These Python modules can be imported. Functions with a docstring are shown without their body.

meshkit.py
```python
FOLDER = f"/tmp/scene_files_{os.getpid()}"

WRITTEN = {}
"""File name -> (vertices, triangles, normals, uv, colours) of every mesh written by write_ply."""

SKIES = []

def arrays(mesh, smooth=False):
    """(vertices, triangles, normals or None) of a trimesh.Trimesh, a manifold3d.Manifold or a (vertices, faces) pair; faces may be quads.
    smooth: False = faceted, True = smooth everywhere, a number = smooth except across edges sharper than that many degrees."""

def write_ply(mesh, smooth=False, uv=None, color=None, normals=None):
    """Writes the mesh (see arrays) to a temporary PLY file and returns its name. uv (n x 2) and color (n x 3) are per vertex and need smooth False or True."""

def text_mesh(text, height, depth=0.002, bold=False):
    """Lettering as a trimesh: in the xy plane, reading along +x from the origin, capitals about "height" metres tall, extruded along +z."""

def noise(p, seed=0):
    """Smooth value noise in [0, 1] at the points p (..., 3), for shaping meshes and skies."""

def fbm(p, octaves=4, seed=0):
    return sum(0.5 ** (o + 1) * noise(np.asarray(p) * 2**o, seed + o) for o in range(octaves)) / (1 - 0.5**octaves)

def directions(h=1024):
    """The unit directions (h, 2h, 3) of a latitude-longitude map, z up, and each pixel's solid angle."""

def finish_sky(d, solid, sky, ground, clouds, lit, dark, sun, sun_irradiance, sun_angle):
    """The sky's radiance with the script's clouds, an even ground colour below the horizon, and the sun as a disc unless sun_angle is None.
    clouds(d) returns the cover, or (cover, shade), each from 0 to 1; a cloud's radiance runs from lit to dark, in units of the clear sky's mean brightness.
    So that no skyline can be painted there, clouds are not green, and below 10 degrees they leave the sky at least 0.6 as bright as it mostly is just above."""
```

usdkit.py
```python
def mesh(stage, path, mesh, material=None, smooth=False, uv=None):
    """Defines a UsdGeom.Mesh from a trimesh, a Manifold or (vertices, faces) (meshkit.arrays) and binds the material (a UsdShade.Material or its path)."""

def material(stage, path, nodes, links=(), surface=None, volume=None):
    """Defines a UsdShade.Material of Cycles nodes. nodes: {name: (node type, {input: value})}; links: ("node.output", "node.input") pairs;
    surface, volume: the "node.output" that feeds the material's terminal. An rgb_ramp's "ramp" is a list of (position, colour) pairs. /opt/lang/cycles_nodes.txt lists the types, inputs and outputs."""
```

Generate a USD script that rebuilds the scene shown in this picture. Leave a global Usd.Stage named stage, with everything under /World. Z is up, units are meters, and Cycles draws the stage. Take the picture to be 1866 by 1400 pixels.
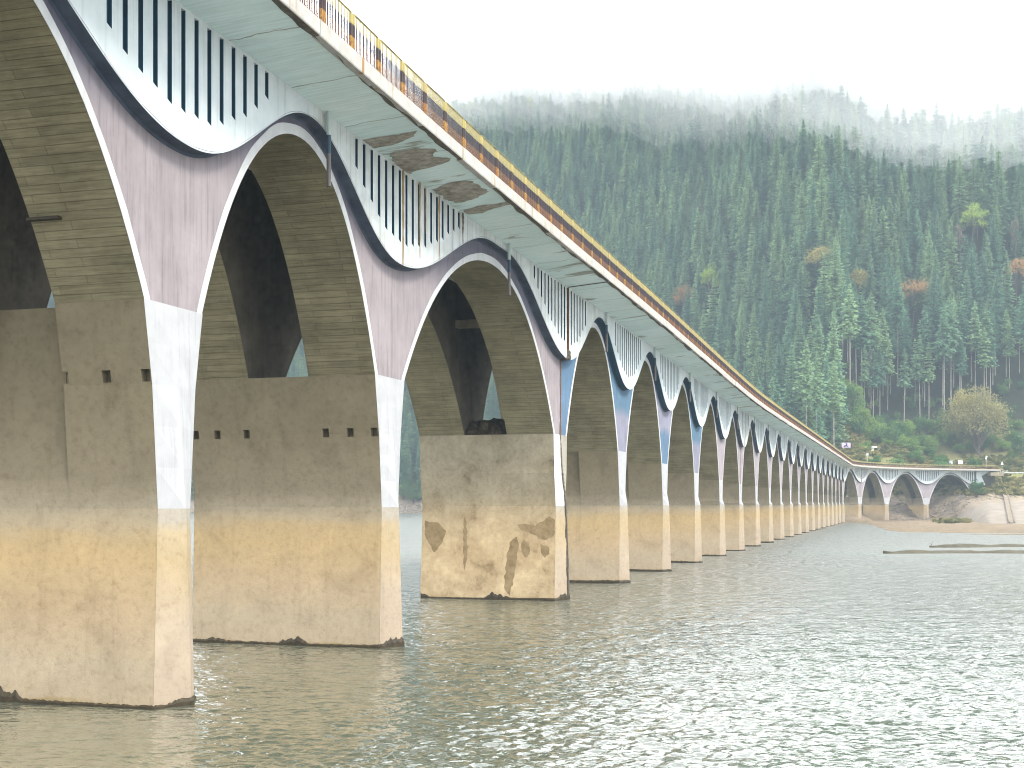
import math, random
import numpy as np
import trimesh, manifold3d, shapely, usdkit, meshkit
from shapely.geometry import Polygon, LineString, box as sbox
from shapely.ops import unary_union
from pxr import Usd, UsdGeom, UsdLux, UsdShade, Gf, Sdf, Vt

rng = np.random.default_rng(7)
random.seed(7)
stage = Usd.Stage.CreateInMemory()
UsdGeom.SetStageUpAxis(stage, "Z")
UsdGeom.SetStageMetersPerUnit(stage, 1.0)
world = UsdGeom.Xform.Define(stage, "/World")
UsdGeom.Scope.Define(stage, "/World/Looks")

# ------------------------------------------------------------------ camera, sky, sun, exposure
CAM_H = 6.0
cam = UsdGeom.Camera.Define(stage, "/World/camera")
cam.AddTranslateOp().Set(Gf.Vec3d(0, 0, CAM_H))
cam.AddRotateXOp().Set(90.0)
cam.CreateHorizontalApertureAttr(36.0)
cam.CreateVerticalApertureAttr(27.0)
cam.CreateFocalLengthAttr(36.0 * 2400 / 1866)
cam.CreateVerticalApertureOffsetAttr(218 / 1866 * 36.0)
cam.CreateClippingRangeAttr(Gf.Vec2f(0.5, 6000))
cam.CreateExposureAttr(1.9)

SUN_AZ, SUN_EL = math.atan2(0.55, -0.35), math.radians(48)
dome = UsdLux.DomeLight.Define(stage, "/World/sky")
dome.GetPrim().SetCustomDataByKey("kind", "structure")
sky_mat = usdkit.material(stage, "/World/Looks/overcast_sky", {
    "sky": ("sky_texture", {"sky_type": "single_scattering", "sun_disc": False, "sun_elevation": SUN_EL, "sun_rotation": SUN_AZ, "altitude": 800.0}),
    "tc": ("texture_coordinate", {}),
    "n": ("noise_texture", {"scale": 2.2, "detail": 5.0, "roughness": 0.55}),
    "cl": ("rgb_ramp", {"ramp": [(0.25, (7.6, 7.9, 8.3)), (0.75, (9.6, 9.75, 9.9))]}),
    "mx": ("mix", {"fac": 0.9}),
    "bg": ("background_shader", {"strength": 0.1}),
}, [("tc.generated", "n.vector"), ("n.fac", "cl.fac"), ("sky.color", "mx.color1"), ("cl.color", "mx.color2"), ("mx.color", "bg.color")], surface="bg.background")
UsdShade.MaterialBindingAPI.Apply(dome.GetPrim()).Bind(sky_mat)
sun = UsdLux.DistantLight.Define(stage, "/World/sun")
sun.CreateIntensityAttr(0.4)
sun.CreateAngleAttr(16.0)
sun.CreateNormalizeAttr(True)
sun.CreateColorAttr(Gf.Vec3f(1.0, 0.95, 0.87))
_d = Gf.Vec3d(math.sin(SUN_AZ) * math.cos(SUN_EL), math.cos(SUN_AZ) * math.cos(SUN_EL), math.sin(SUN_EL))
sun.AddTransformOp().Set(Gf.Matrix4d().SetRotate(Gf.Rotation(Gf.Vec3d(0, 0, 1), _d)))

# ------------------------------------------------------------------ helpers
used = {}
def numbered(path):
    k = used.get(path, -1) + 1
    used[path] = k
    return path if k == 0 else f"{path}_{k:03d}"

def tag(p, label=None, cat=None, group=None, kind=None):
    p = p.GetPrim() if hasattr(p, "GetPrim") else p
    for k, v in (("label", label), ("category", cat), ("group", group), ("kind", kind)):
        if v:
            p.SetCustomDataByKey(k, v)
    return p

def pth(parent):
    return "/World" if parent is None else str((parent.GetPrim() if hasattr(parent, "GetPrim") else parent).GetPath())

def empty(name, parent=None, loc=None, rz=0.0):
    x = UsdGeom.Xform.Define(stage, numbered(pth(parent) + "/" + name))
    if loc is not None:
        x.AddTranslateOp().Set(Gf.Vec3d(*map(float, loc)))
        x.AddRotateZOp().Set(float(math.degrees(rz)))
    return x

def obj(name, mesh, mat, parent=None, smooth=False, uv=None):
    return usdkit.mesh(stage, numbered(pth(parent) + "/" + name), mesh, mat, smooth=smooth, uv=uv)

def cat(ms):
    return trimesh.util.concatenate(ms)

def bx(x0, x1, y0, y1, z0, z1):
    b = trimesh.creation.box([x1 - x0, y1 - y0, z1 - z0])
    b.apply_translation([(x0 + x1) / 2, (y0 + y1) / 2, (z0 + z1) / 2])
    return b

def tube(pts, rad, n=6):
    pts = np.asarray(pts, float); rad = np.broadcast_to(rad, len(pts))
    V, F = [], []
    for i, p in enumerate(pts):
        d = pts[min(i + 1, len(pts) - 1)] - pts[max(i - 1, 0)]
        d = d / (np.linalg.norm(d) + 1e-9)
        a = np.cross(d, [0.3, 0.9, 0.2] if abs(d[2]) > 0.8 else [0, 0, 1.0]); a /= np.linalg.norm(a)
        b = np.cross(d, a)
        for k in range(n):
            w = 2 * math.pi * k / n
            V.append(p + rad[i] * (math.cos(w) * a + math.sin(w) * b))
    for i in range(len(pts) - 1):
        for k in range(n):
            q = [i * n + k, i * n + (k + 1) % n, (i + 1) * n + (k + 1) % n, (i + 1) * n + k]
            F += [[q[0], q[1], q[2]], [q[0], q[2], q[3]]]
    return trimesh.Trimesh(V, F, process=False)

def mat(name, nodes, links, surface="p.BSDF", volume=None):
    return usdkit.material(stage, "/World/Looks/" + name, nodes, links, surface=surface, volume=volume)

def lin(r, g, b):
    return tuple((c / 255 / 12.92 if c / 255 <= 0.04045 else ((c / 255 + 0.055) / 1.055) ** 2.4) for c in (r, g, b))

# ------------------------------------------------------------------ the viaduct's line
TAN = 0.3054
PHI = math.atan(TAN)
S_ARC, KAP = 421.0, 0.0165
_s = np.arange(-60, 620, 0.1)
_psi = np.minimum(PHI + np.clip(_s - S_ARC, 0, None) * KAP, math.radians(88))
_X = np.cumsum(np.sin(_psi)) * 0.1
_Y = np.cumsum(np.cos(_psi)) * 0.1
_i0 = int(np.argmin(abs(_s)))
_X = _X - _X[_i0] - 22.2
_Y = _Y - _Y[_i0]
COS = math.cos(PHI)

def M(p):
    """(s, off, z) along / right of / above the wall line -> world"""
    p = np.asarray(p, float)
    s, o, z = p[..., 0], p[..., 1], p[..., 2]
    psi = np.interp(s, _s, _psi)
    return np.stack([np.interp(s, _s, _X) + o * np.cos(psi), np.interp(s, _s, _Y) - o * np.sin(psi), z], -1)

def mapped(mesh, maxedge=None):
    m = mesh.copy()
    if maxedge and m.vertices[:, 0].max() > S_ARC - 5:
        v, f = trimesh.remesh.subdivide_to_size(m.vertices, m.faces, maxedge)
        m = trimesh.Trimesh(v, f, process=False)
    return trimesh.Trimesh(M(m.vertices), m.faces[:, ::-1], process=False)

_sz = np.array([(-60, 23.6), (20, 21.6), (47.4, 20.5), (60.3, 20.08), (85, 19.56), (95.7, 19.4), (114, 18.98), (150.6, 18.1), (169, 17.75), (200, 17.66), (270, 17.62), (440, 17.4), (480, 17.05), (520, 16.6), (620, 16.0)])
def soff(s):
    # smooth interpolation of the deck's underside height at the wall
    acc = 0
    for d in (-9, -6, -3, 0, 3, 6, 9):
        acc = acc + np.interp(np.asarray(s, float) + d, _sz[:, 0], _sz[:, 1])
    return acc / 7

def s_at_px(px):
    ss = np.arange(426, 560, 0.1)
    q = M(np.stack([ss, 0 * ss, 0 * ss], -1))
    return float(ss[np.argmin(abs(933 + 2400 * q[:, 0] / q[:, 1] - px))])

Ys = [2.0, 19.5, 39.5, 55.75, 82.6, 100.1] + [100.1 + 17.05 * k for k in range(1, 19)]
S = [y / COS for y in Ys]
S += [s_at_px(1567), s_at_px(1616), s_at_px(1688), s_at_px(1776)]
NP = len(S)          # pier indices; 0,1 lie left of the frame, 2 is the nearest seen
JOINTS = [4, 9, 14, 19, 24, 27]
S_END = s_at_px(1816)
Q = 0.5              # how far the ribbed panels stand proud of the arch face
W = 8.8
OVER = 2.7
BAND = 5.85
def zspr(i):
    return float(soff(S[i])) - (8.85 if i < 4 else 9.25)

# ------------------------------------------------------------------ materials of the viaduct
POS = ("geometry", {})

def stain_nodes():
    """grey-brown concrete above, ochre flood stain below, paler and pinkish towards the water"""
    n = {
        "g": POS, "sx": ("separate_xyz", {}),
        "nb": ("noise_texture", {"scale": 0.55, "detail": 6.0, "roughness": 0.6, "distortion": 0.6}),
        "nh": ("mapping", {"scale": (0.35, 0.35, 1.6)}),
        "nn": ("noise_texture", {"scale": 1.0, "detail": 5.0, "roughness": 0.62}),
        "nf": ("noise_texture", {"scale": 4.5, "detail": 8.0, "roughness": 0.75}),
        "o": ("math", {"math_type": "multiply_add", "value2": 1.1}),
        "o2": ("math", {"math_type": "subtract", "value2": 0.55}),
        "zz": ("map_range", {"from_min": 0.0, "from_max": 12.0, "to_min": 0.0, "to_max": 1.0, "clamp": True}),
        "r": ("rgb_ramp", {"ramp": [(0.0, (0.30, 0.225, 0.10)), (0.012, (0.38, 0.30, 0.20)), (0.10, (0.385, 0.31, 0.21)), (0.22, (0.415, 0.31, 0.19)), (0.36, (0.43, 0.31, 0.16)),
                                    (0.41, (0.41, 0.30, 0.16)), (0.45, (0.37, 0.295, 0.19)), (0.49, (0.29, 0.245, 0.17)), (0.56, (0.205, 0.17, 0.112)), (0.75, (0.175, 0.145, 0.09)), (1.0, (0.165, 0.138, 0.086))]}),
        "bl": ("rgb_ramp", {"ramp": [(0.32, (0.70, 0.69, 0.66)), (0.47, (1.0, 1.0, 1.0)), (0.58, (1.06, 1.055, 1.04)), (0.70, (1.25, 1.25, 1.24))]}),
        "m1": ("mix_color", {"blend_type": "multiply", "fac": 0.5}),
        "fr": ("rgb_ramp", {"ramp": [(0.34, (0.78, 0.75, 0.70)), (0.48, (0.98, 0.98, 0.98)), (0.7, (1.08, 1.08, 1.08))]}),
        "m2": ("mix_color", {"blend_type": "multiply", "fac": 0.8}),
        "sm": ("mapping", {"scale": (2.4, 2.4, 0.16)}),
        "sn": ("noise_texture", {"scale": 1.0, "detail": 4.0, "roughness": 0.65}),
        "sr": ("rgb_ramp", {"ramp": [(0.28, (0.72, 0.71, 0.69)), (0.46, (1, 1, 1)), (1.0, (1, 1, 1))]}),
        "m3": ("mix_color", {"blend_type": "multiply", "fac": 0.4}),
        "b": ("bump", {"strength": 0.5, "distance": 0.03}),
        "p": ("principled_bsdf", {"roughness": 0.88, "specular_ior_level": 0.25}),
    }
    l = [("g.position", "sx.vector"), ("g.position", "nb.vector"), ("g.position", "nh.vector"), ("nh.vector", "nn.vector"), ("g.position", "nf.vector"),
         ("nn.fac", "o.value1"), ("sx.z", "o.value3"), ("o.value", "o2.value1"), ("o2.value", "zz.value"), ("zz.result", "r.fac"),
         ("nb.fac", "bl.fac"), ("r.color", "m1.a"), ("bl.color", "m1.b"), ("nf.fac", "fr.fac"), ("m1.result", "m2.a"), ("fr.color", "m2.b"),
         ("g.position", "sm.vector"), ("sm.vector", "sn.vector"), ("sn.fac", "sr.fac"), ("m2.result", "m3.a"), ("sr.color", "m3.b"),
         ("m3.result", "p.base_color"), ("nf.fac", "b.height"), ("b.normal", "p.normal")]
    return n, l

n_, l_ = stain_nodes()
M_PIER = mat("stained_concrete", n_, l_)
n_, l_ = stain_nodes()   # the pier at the leaking joint: more patches, pale lime bloom and dark leak marks
n_["bl"] = ("rgb_ramp", {"ramp": [(0.32, (0.55, 0.50, 0.42)), (0.42, (0.92, 0.89, 0.83)), (0.5, (1.05, 1.04, 1.0)), (0.60, (1.2, 1.2, 1.17)), (0.72, (1.45, 1.45, 1.42))]})
n_["nb"] = ("noise_texture", {"scale": 0.5, "detail": 8.0, "roughness": 0.68, "distortion": 0.35})
n_["m1"] = ("mix_color", {"blend_type": "multiply", "fac": 1.0})
n_["r"] = ("rgb_ramp", {"ramp": [(0.0, (0.40, 0.31, 0.18)), (0.03, (0.41, 0.315, 0.195)), (0.25, (0.42, 0.315, 0.185)), (0.42, (0.385, 0.295, 0.18)), (0.54, (0.28, 0.235, 0.16)), (0.75, (0.235, 0.203, 0.145)), (1.0, (0.215, 0.185, 0.13))]})
M_PIERJ = mat("leaking_concrete", n_, l_)

n_, l_ = stain_nodes()   # the narrow outer faces, once whitewashed: paler
n_["r"] = ("rgb_ramp", {"ramp": [(0.0, (0.24, 0.185, 0.10)), (0.02, (0.30, 0.24, 0.175)), (0.2, (0.315, 0.255, 0.185)), (0.36, (0.325, 0.25, 0.145)), (0.43, (0.32, 0.255, 0.16)), (0.47, (0.295, 0.265, 0.215)), (1.0, (0.29, 0.27, 0.23))]})
M_NOSE = mat("pale_nose_concrete", n_, l_)

def board_mat(name, c0, c1):
    return mat(name, {
        "uv": ("uvmap", {}), "g": POS,
        "br": ("brick_texture", {"scale": 1.0, "brick_width": 2.7, "row_height": 0.27, "mortar_size": 0.010, "mortar_smooth": 0.9, "bias": 0.0, "offset": 0.37, "color1": (0.88, 0.88, 0.87), "color2": (1.08, 1.08, 1.07), "mortar": (0.64, 0.63, 0.60)}),
        "mp": ("mapping", {"scale": (0.7, 13.0, 1.0)}),
        "n1": ("noise_texture", {"scale": 1.0, "detail": 6.0, "roughness": 0.65}),
        "n2": ("noise_texture", {"scale": 0.6, "detail": 5.0, "roughness": 0.6}),
        "c": ("rgb_ramp", {"ramp": [(0.25, c0), (0.75, c1)]}),
        "f": ("rgb_ramp", {"ramp": [(0.3, (0.62, 0.62, 0.60)), (0.55, (1, 1, 1)), (0.75, (1.2, 1.2, 1.18))]}),
        "m0": ("mix_color", {"blend_type": "multiply", "fac": 0.9}), "m1": ("mix_color", {"blend_type": "multiply", "fac": 0.75}),
        "hh": ("math", {"math_type": "multiply_add", "value2": -0.7}),
        "b": ("bump", {"strength": 0.9, "distance": 0.03}),
        "p": ("principled_bsdf", {"roughness": 0.9, "specular_ior_level": 0.2}),
    }, [("uv.UV", "br.vector"), ("uv.UV", "mp.vector"), ("mp.vector", "n1.vector"), ("g.position", "n2.vector"), ("n1.fac", "c.fac"), ("n2.fac", "f.fac"),
        ("c.color", "m0.a"), ("br.color", "m0.b"), ("m0.result", "m1.a"), ("f.color", "m1.b"), ("m1.result", "p.base_color"),
        ("br.fac", "hh.value1"), ("n1.fac", "hh.value3"), ("hh.value", "b.height"), ("b.normal", "p.normal")])
M_BOARD = board_mat("board_marked_concrete", (0.105, 0.090, 0.050), (0.215, 0.188, 0.113))

def plain(name, c0, c1, scale=1.2, rough=0.85, bump=0.25, streak=0.0, stretch=(2.0, 2.0, 0.25), spec=0.25):
    nodes = {
        "g": POS, "n": ("noise_texture", {"scale": scale, "detail": 6.0, "roughness": 0.62}),
        "c": ("rgb_ramp", {"ramp": [(0.3, c0), (0.7, c1)]}),
        "mp": ("mapping", {"scale": stretch}), "ns": ("noise_texture", {"scale": 1.6, "detail": 5.0, "roughness": 0.65}),
        "sr": ("rgb_ramp", {"ramp": [(0.30, (0.45, 0.44, 0.43)), (0.47, (1, 1, 1)), (1, (1, 1, 1))]}),
        "m": ("mix_color", {"blend_type": "multiply", "fac": streak}),
        "b": ("bump", {"strength": bump, "distance": 0.02}),
        "p": ("principled_bsdf", {"roughness": rough, "specular_ior_level": spec}),
    }
    links = [("g.position", "n.vector"), ("n.fac", "c.fac"), ("g.position", "mp.vector"), ("mp.vector", "ns.vector"), ("ns.fac", "sr.fac"),
             ("c.color", "m.a"), ("sr.color", "m.b"), ("m.result", "p.base_color"), ("ns.fac", "b.height"), ("b.normal", "p.normal")]
    return mat(name, nodes, links)

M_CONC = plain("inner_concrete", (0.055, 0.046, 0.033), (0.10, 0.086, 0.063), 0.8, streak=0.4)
M_WHITE = plain("white_paint", (0.315, 0.315, 0.318), (0.365, 0.365, 0.368), 1.5, 0.7, 0.3, 0.30, (3.0, 3.0, 0.12))
M_RING = plain("white_arch_paint", (0.40, 0.40, 0.395), (0.50, 0.50, 0.495), 1.5, 0.7, 0.25, 0.3)
M_PANEL = plain("pale_panel_paint", (0.43, 0.475, 0.475), (0.53, 0.565, 0.565), 0.9, 0.75, 0.25, 0.35, (2.5, 2.5, 0.1))
M_PANELJ = plain("leak_streaked_panel_paint", (0.38, 0.395, 0.37), (0.53, 0.56, 0.555), 0.9, 0.75, 0.3, 0.75, (3.0, 3.0, 0.06))
M_SLOT = plain("dark_blue_slot_paint", (0.006, 0.03, 0.055), (0.012, 0.055, 0.085), 1.2, 0.7, 0.2)
M_EDGE = plain("blue_black_edge_paint", (0.026, 0.036, 0.056), (0.065, 0.08, 0.11), 1.4, 0.7, 0.3)
M_EDGEB = plain("dark_teal_edge_paint", (0.008, 0.03, 0.055), (0.018, 0.055, 0.085), 1.4, 0.7, 0.3)
M_SAND = plain("beach_concrete", (0.17, 0.14, 0.11), (0.25, 0.215, 0.175), 0.25, 0.9, 0.3, 0.2, (0.2, 0.2, 2.0))

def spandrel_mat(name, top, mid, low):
    """faded wash paint with vertical streaks, darker towards the panel's edge and crown; local height via uv (0 = pier top, 1 = panel edge)"""
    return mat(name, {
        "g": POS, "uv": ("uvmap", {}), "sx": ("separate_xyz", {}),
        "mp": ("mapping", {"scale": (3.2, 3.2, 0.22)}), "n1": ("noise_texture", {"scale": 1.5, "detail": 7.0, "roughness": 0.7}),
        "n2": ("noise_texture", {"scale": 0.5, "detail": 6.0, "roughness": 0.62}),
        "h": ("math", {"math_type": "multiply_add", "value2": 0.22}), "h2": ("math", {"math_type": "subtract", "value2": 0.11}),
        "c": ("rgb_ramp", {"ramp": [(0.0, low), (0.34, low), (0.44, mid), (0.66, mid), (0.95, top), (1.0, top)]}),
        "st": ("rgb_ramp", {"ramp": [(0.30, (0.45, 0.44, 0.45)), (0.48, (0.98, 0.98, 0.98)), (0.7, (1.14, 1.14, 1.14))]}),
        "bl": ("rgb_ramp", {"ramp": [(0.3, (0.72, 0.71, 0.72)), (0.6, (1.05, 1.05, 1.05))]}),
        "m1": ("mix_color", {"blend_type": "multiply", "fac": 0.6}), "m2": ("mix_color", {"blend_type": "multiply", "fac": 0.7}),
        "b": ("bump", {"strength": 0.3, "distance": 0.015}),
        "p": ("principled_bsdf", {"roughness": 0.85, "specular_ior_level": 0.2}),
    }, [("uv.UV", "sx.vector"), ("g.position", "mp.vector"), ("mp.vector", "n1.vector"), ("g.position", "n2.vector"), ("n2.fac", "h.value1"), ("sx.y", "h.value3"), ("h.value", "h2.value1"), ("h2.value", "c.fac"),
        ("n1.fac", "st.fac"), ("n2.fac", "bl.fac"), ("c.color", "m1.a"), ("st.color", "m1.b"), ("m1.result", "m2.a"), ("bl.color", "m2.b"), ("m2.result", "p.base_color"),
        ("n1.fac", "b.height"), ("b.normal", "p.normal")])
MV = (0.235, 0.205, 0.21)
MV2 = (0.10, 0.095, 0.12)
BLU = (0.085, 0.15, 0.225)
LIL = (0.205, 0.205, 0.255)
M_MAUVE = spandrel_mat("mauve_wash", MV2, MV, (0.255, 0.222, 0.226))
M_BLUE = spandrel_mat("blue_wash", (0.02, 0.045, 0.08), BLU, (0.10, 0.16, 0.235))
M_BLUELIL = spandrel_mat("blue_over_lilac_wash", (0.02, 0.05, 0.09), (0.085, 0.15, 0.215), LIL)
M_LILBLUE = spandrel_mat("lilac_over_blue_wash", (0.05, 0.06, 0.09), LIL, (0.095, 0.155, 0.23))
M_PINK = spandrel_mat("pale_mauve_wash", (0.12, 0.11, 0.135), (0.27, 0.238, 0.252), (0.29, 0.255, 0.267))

M_SOFFIT = mat("turquoise_soffit_paint", {
    "g": POS, "uv": ("uvmap", {}),
    "n1": ("noise_texture", {"scale": 0.22, "detail": 6.0, "roughness": 0.6}),
    "c": ("rgb_ramp", {"ramp": [(0.3, (0.56, 0.685, 0.675)), (0.55, (0.64, 0.76, 0.75)), (0.75, (0.72, 0.81, 0.80))]}),
    "mp": ("mapping", {"scale": (0.42, 0.14, 1.0)}),
    "n2": ("noise_texture", {"scale": 1.0, "detail": 7.0, "roughness": 0.62, "distortion": 0.5}),
    "dr": ("rgb_ramp", {"ramp": [(0.0, (0.36, 0.30, 0.24)), (0.36, (0.46, 0.39, 0.32)), (0.40, (0.98, 0.98, 0.98)), (1, (1, 1, 1))]}),
    "br": ("brick_texture", {"scale": 1.0, "brick_width": 4.4, "row_height": 30.0, "mortar_size": 0.035, "mortar_smooth": 0.3, "offset": 0.0, "color1": (1, 1, 1), "color2": (0.93, 0.93, 0.93), "mortar": (0.36, 0.31, 0.25)}),
    "mb": ("mapping", {"scale": (9.0, 0.5, 1.0)}),
    "n3": ("noise_texture", {"scale": 1.0, "detail": 5.0, "roughness": 0.65}),
    "f": ("rgb_ramp", {"ramp": [(0.3, (0.80, 0.80, 0.79)), (0.6, (1.05, 1.05, 1.05))]}),
    "nw": ("noise_texture", {"scale": 0.9, "detail": 3.0}), "va": ("vector_math", {"math_type": "scale", "scale": 0.5}), "vb": ("vector_math", {"math_type": "add"}),
    "m1": ("mix_color", {"blend_type": "multiply", "fac": 0.95}), "m2": ("mix_color", {"blend_type": "multiply", "fac": 0.8}), "m3": ("mix_color", {"blend_type": "multiply", "fac": 0.8}),
    "b": ("bump", {"strength": 0.5, "distance": 0.02}),
    "p": ("principled_bsdf", {"roughness": 0.8, "specular_ior_level": 0.25}),
}, [("g.position", "n1.vector"), ("n1.fac", "c.fac"), ("uv.UV", "mp.vector"), ("mp.vector", "n2.vector"), ("n2.fac", "dr.fac"),
    ("uv.UV", "nw.vector"), ("nw.color", "va.vector1"), ("uv.UV", "vb.vector1"), ("va.vector", "vb.vector2"), ("vb.vector", "br.vector"),
    ("uv.UV", "mb.vector"), ("mb.vector", "n3.vector"), ("n3.fac", "f.fac"),
    ("c.color", "m1.a"), ("dr.color", "m1.b"), ("m1.result", "m2.a"), ("br.color", "m2.b"), ("m2.result", "m3.a"), ("f.color", "m3.b"), ("m3.result", "p.base_color"), ("n3.fac", "b.height"), ("b.normal", "p.normal")])

M_FASCIA = mat("rust_streaked_white_paint", {
    "g": POS, "mp": ("mapping", {"scale": (1.5, 1.5, 0.12)}), "n1": ("noise_texture", {"scale": 1.3, "detail": 5.0, "roughness": 0.6}),
    "c": ("rgb_ramp", {"ramp": [(0.0, (0.42, 0.24, 0.10)), (0.30, (0.25, 0.14, 0.055)), (0.345, (0.32, 0.26, 0.18)), (0.42, (0.36, 0.342, 0.31)), (1, (0.395, 0.382, 0.36))]}),
    "n2": ("noise_texture", {"scale": 2.5, "detail": 5.0}), "f": ("rgb_ramp", {"ramp": [(0.3, (0.82, 0.81, 0.79)), (0.6, (1.03, 1.03, 1.03))]}),
    "m": ("mix_color", {"blend_type": "multiply", "fac": 0.8}),
    "b": ("bump", {"strength": 0.3, "distance": 0.02}), "p": ("principled_bsdf", {"roughness": 0.75, "specular_ior_level": 0.25}),
}, [("g.position", "mp.vector"), ("mp.vector", "n1.vector"), ("n1.fac", "c.fac"), ("g.position", "n2.vector"), ("n2.fac", "f.fac"), ("c.color", "m.a"), ("f.color", "m.b"), ("m.result", "p.base_color"), ("n2.fac", "b.height"), ("b.normal", "p.normal")])

def railing_mat(name, top, mid, low, rust):
    return mat(name, {
        "uv": ("uvmap", {}), "sx": ("separate_xyz", {}), "g": POS,
        "n": ("noise_texture", {"scale": 6.0, "detail": 5.0, "roughness": 0.65}), "h": ("math", {"math_type": "multiply_add", "value2": 0.10}), "h2": ("math", {"math_type": "subtract", "value2": 0.05}),
        "c": ("rgb_ramp", {"ramp": [(0.0, low), (0.355, low), (0.365, mid), (0.675, mid), (0.685, top), (1.0, top)]}),
        "n2": ("noise_texture", {"scale": 14.0, "detail": 6.0, "roughness": 0.7}), "rf": ("map_range", {"from_min": 0.42, "from_max": 0.52, "clamp": True}),
        "hi": ("map_range", {"from_min": 0.9, "from_max": 0.0, "to_min": 0.0, "to_max": 0.9, "clamp": True}), "mm": ("math", {"math_type": "multiply"}),
        "mx": ("mix_color", {"blend_type": "mix", "b": rust}),
        "p": ("principled_bsdf", {"roughness": 0.7, "specular_ior_level": 0.3}),
    }, [("uv.UV", "sx.vector"), ("g.position", "n.vector"), ("n.fac", "h.value1"), ("sx.y", "h.value3"), ("h.value", "h2.value1"), ("h2.value", "c.fac"),
        ("g.position", "n2.vector"), ("n2.fac", "rf.value"), ("sx.y", "hi.value"), ("rf.result", "mm.value1"), ("hi.result", "mm.value2"), ("mm.value", "mx.fac"), ("c.color", "mx.a"), ("mx.result", "p.base_color")])
M_RAIL = railing_mat("banded_railing_paint", (0.34, 0.275, 0.09), (0.016, 0.017, 0.022), (0.38, 0.20, 0.03), (0.085, 0.03, 0.012))
M_RAILR = railing_mat("rusted_railing_paint", (0.34, 0.265, 0.10), (0.02, 0.016, 0.018), (0.32, 0.13, 0.02), (0.075, 0.024, 0.01))
M_RUST = plain("rust", (0.07, 0.03, 0.015), (0.20, 0.085, 0.03), 5.0, 0.85, 0.4)
M_PIPE = mat("banded_drain_pipe", {
    "uv": ("uvmap", {}), "sx": ("separate_xyz", {}), "c": ("rgb_ramp", {"interpolate": False, "ramp": [(0.0, (0.10, 0.085, 0.08)), (0.42, (0.015, 0.045, 0.075)), (0.66, (0.36, 0.42, 0.41))]}),
    "p": ("principled_bsdf", {"roughness": 0.6}),
}, [("uv.UV", "sx.vector"), ("sx.y", "c.fac"), ("c.color", "p.base_color")])
M_SPALL = plain("spalled_soffit", (0.16, 0.13, 0.10), (0.40, 0.37, 0.31), 3.0, 0.9, 0.6, 0.5, (0.4, 3.0, 3.0))
M_DRIP = plain("drip_dirt", (0.05, 0.042, 0.03), (0.14, 0.12, 0.085), 4.0, 0.9, 0.4)
M_ALGAE = plain("dark_algae", (0.018, 0.014, 0.008), (0.05, 0.036, 0.016), 6.0, 0.6, 0.6, 0.0)

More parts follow.
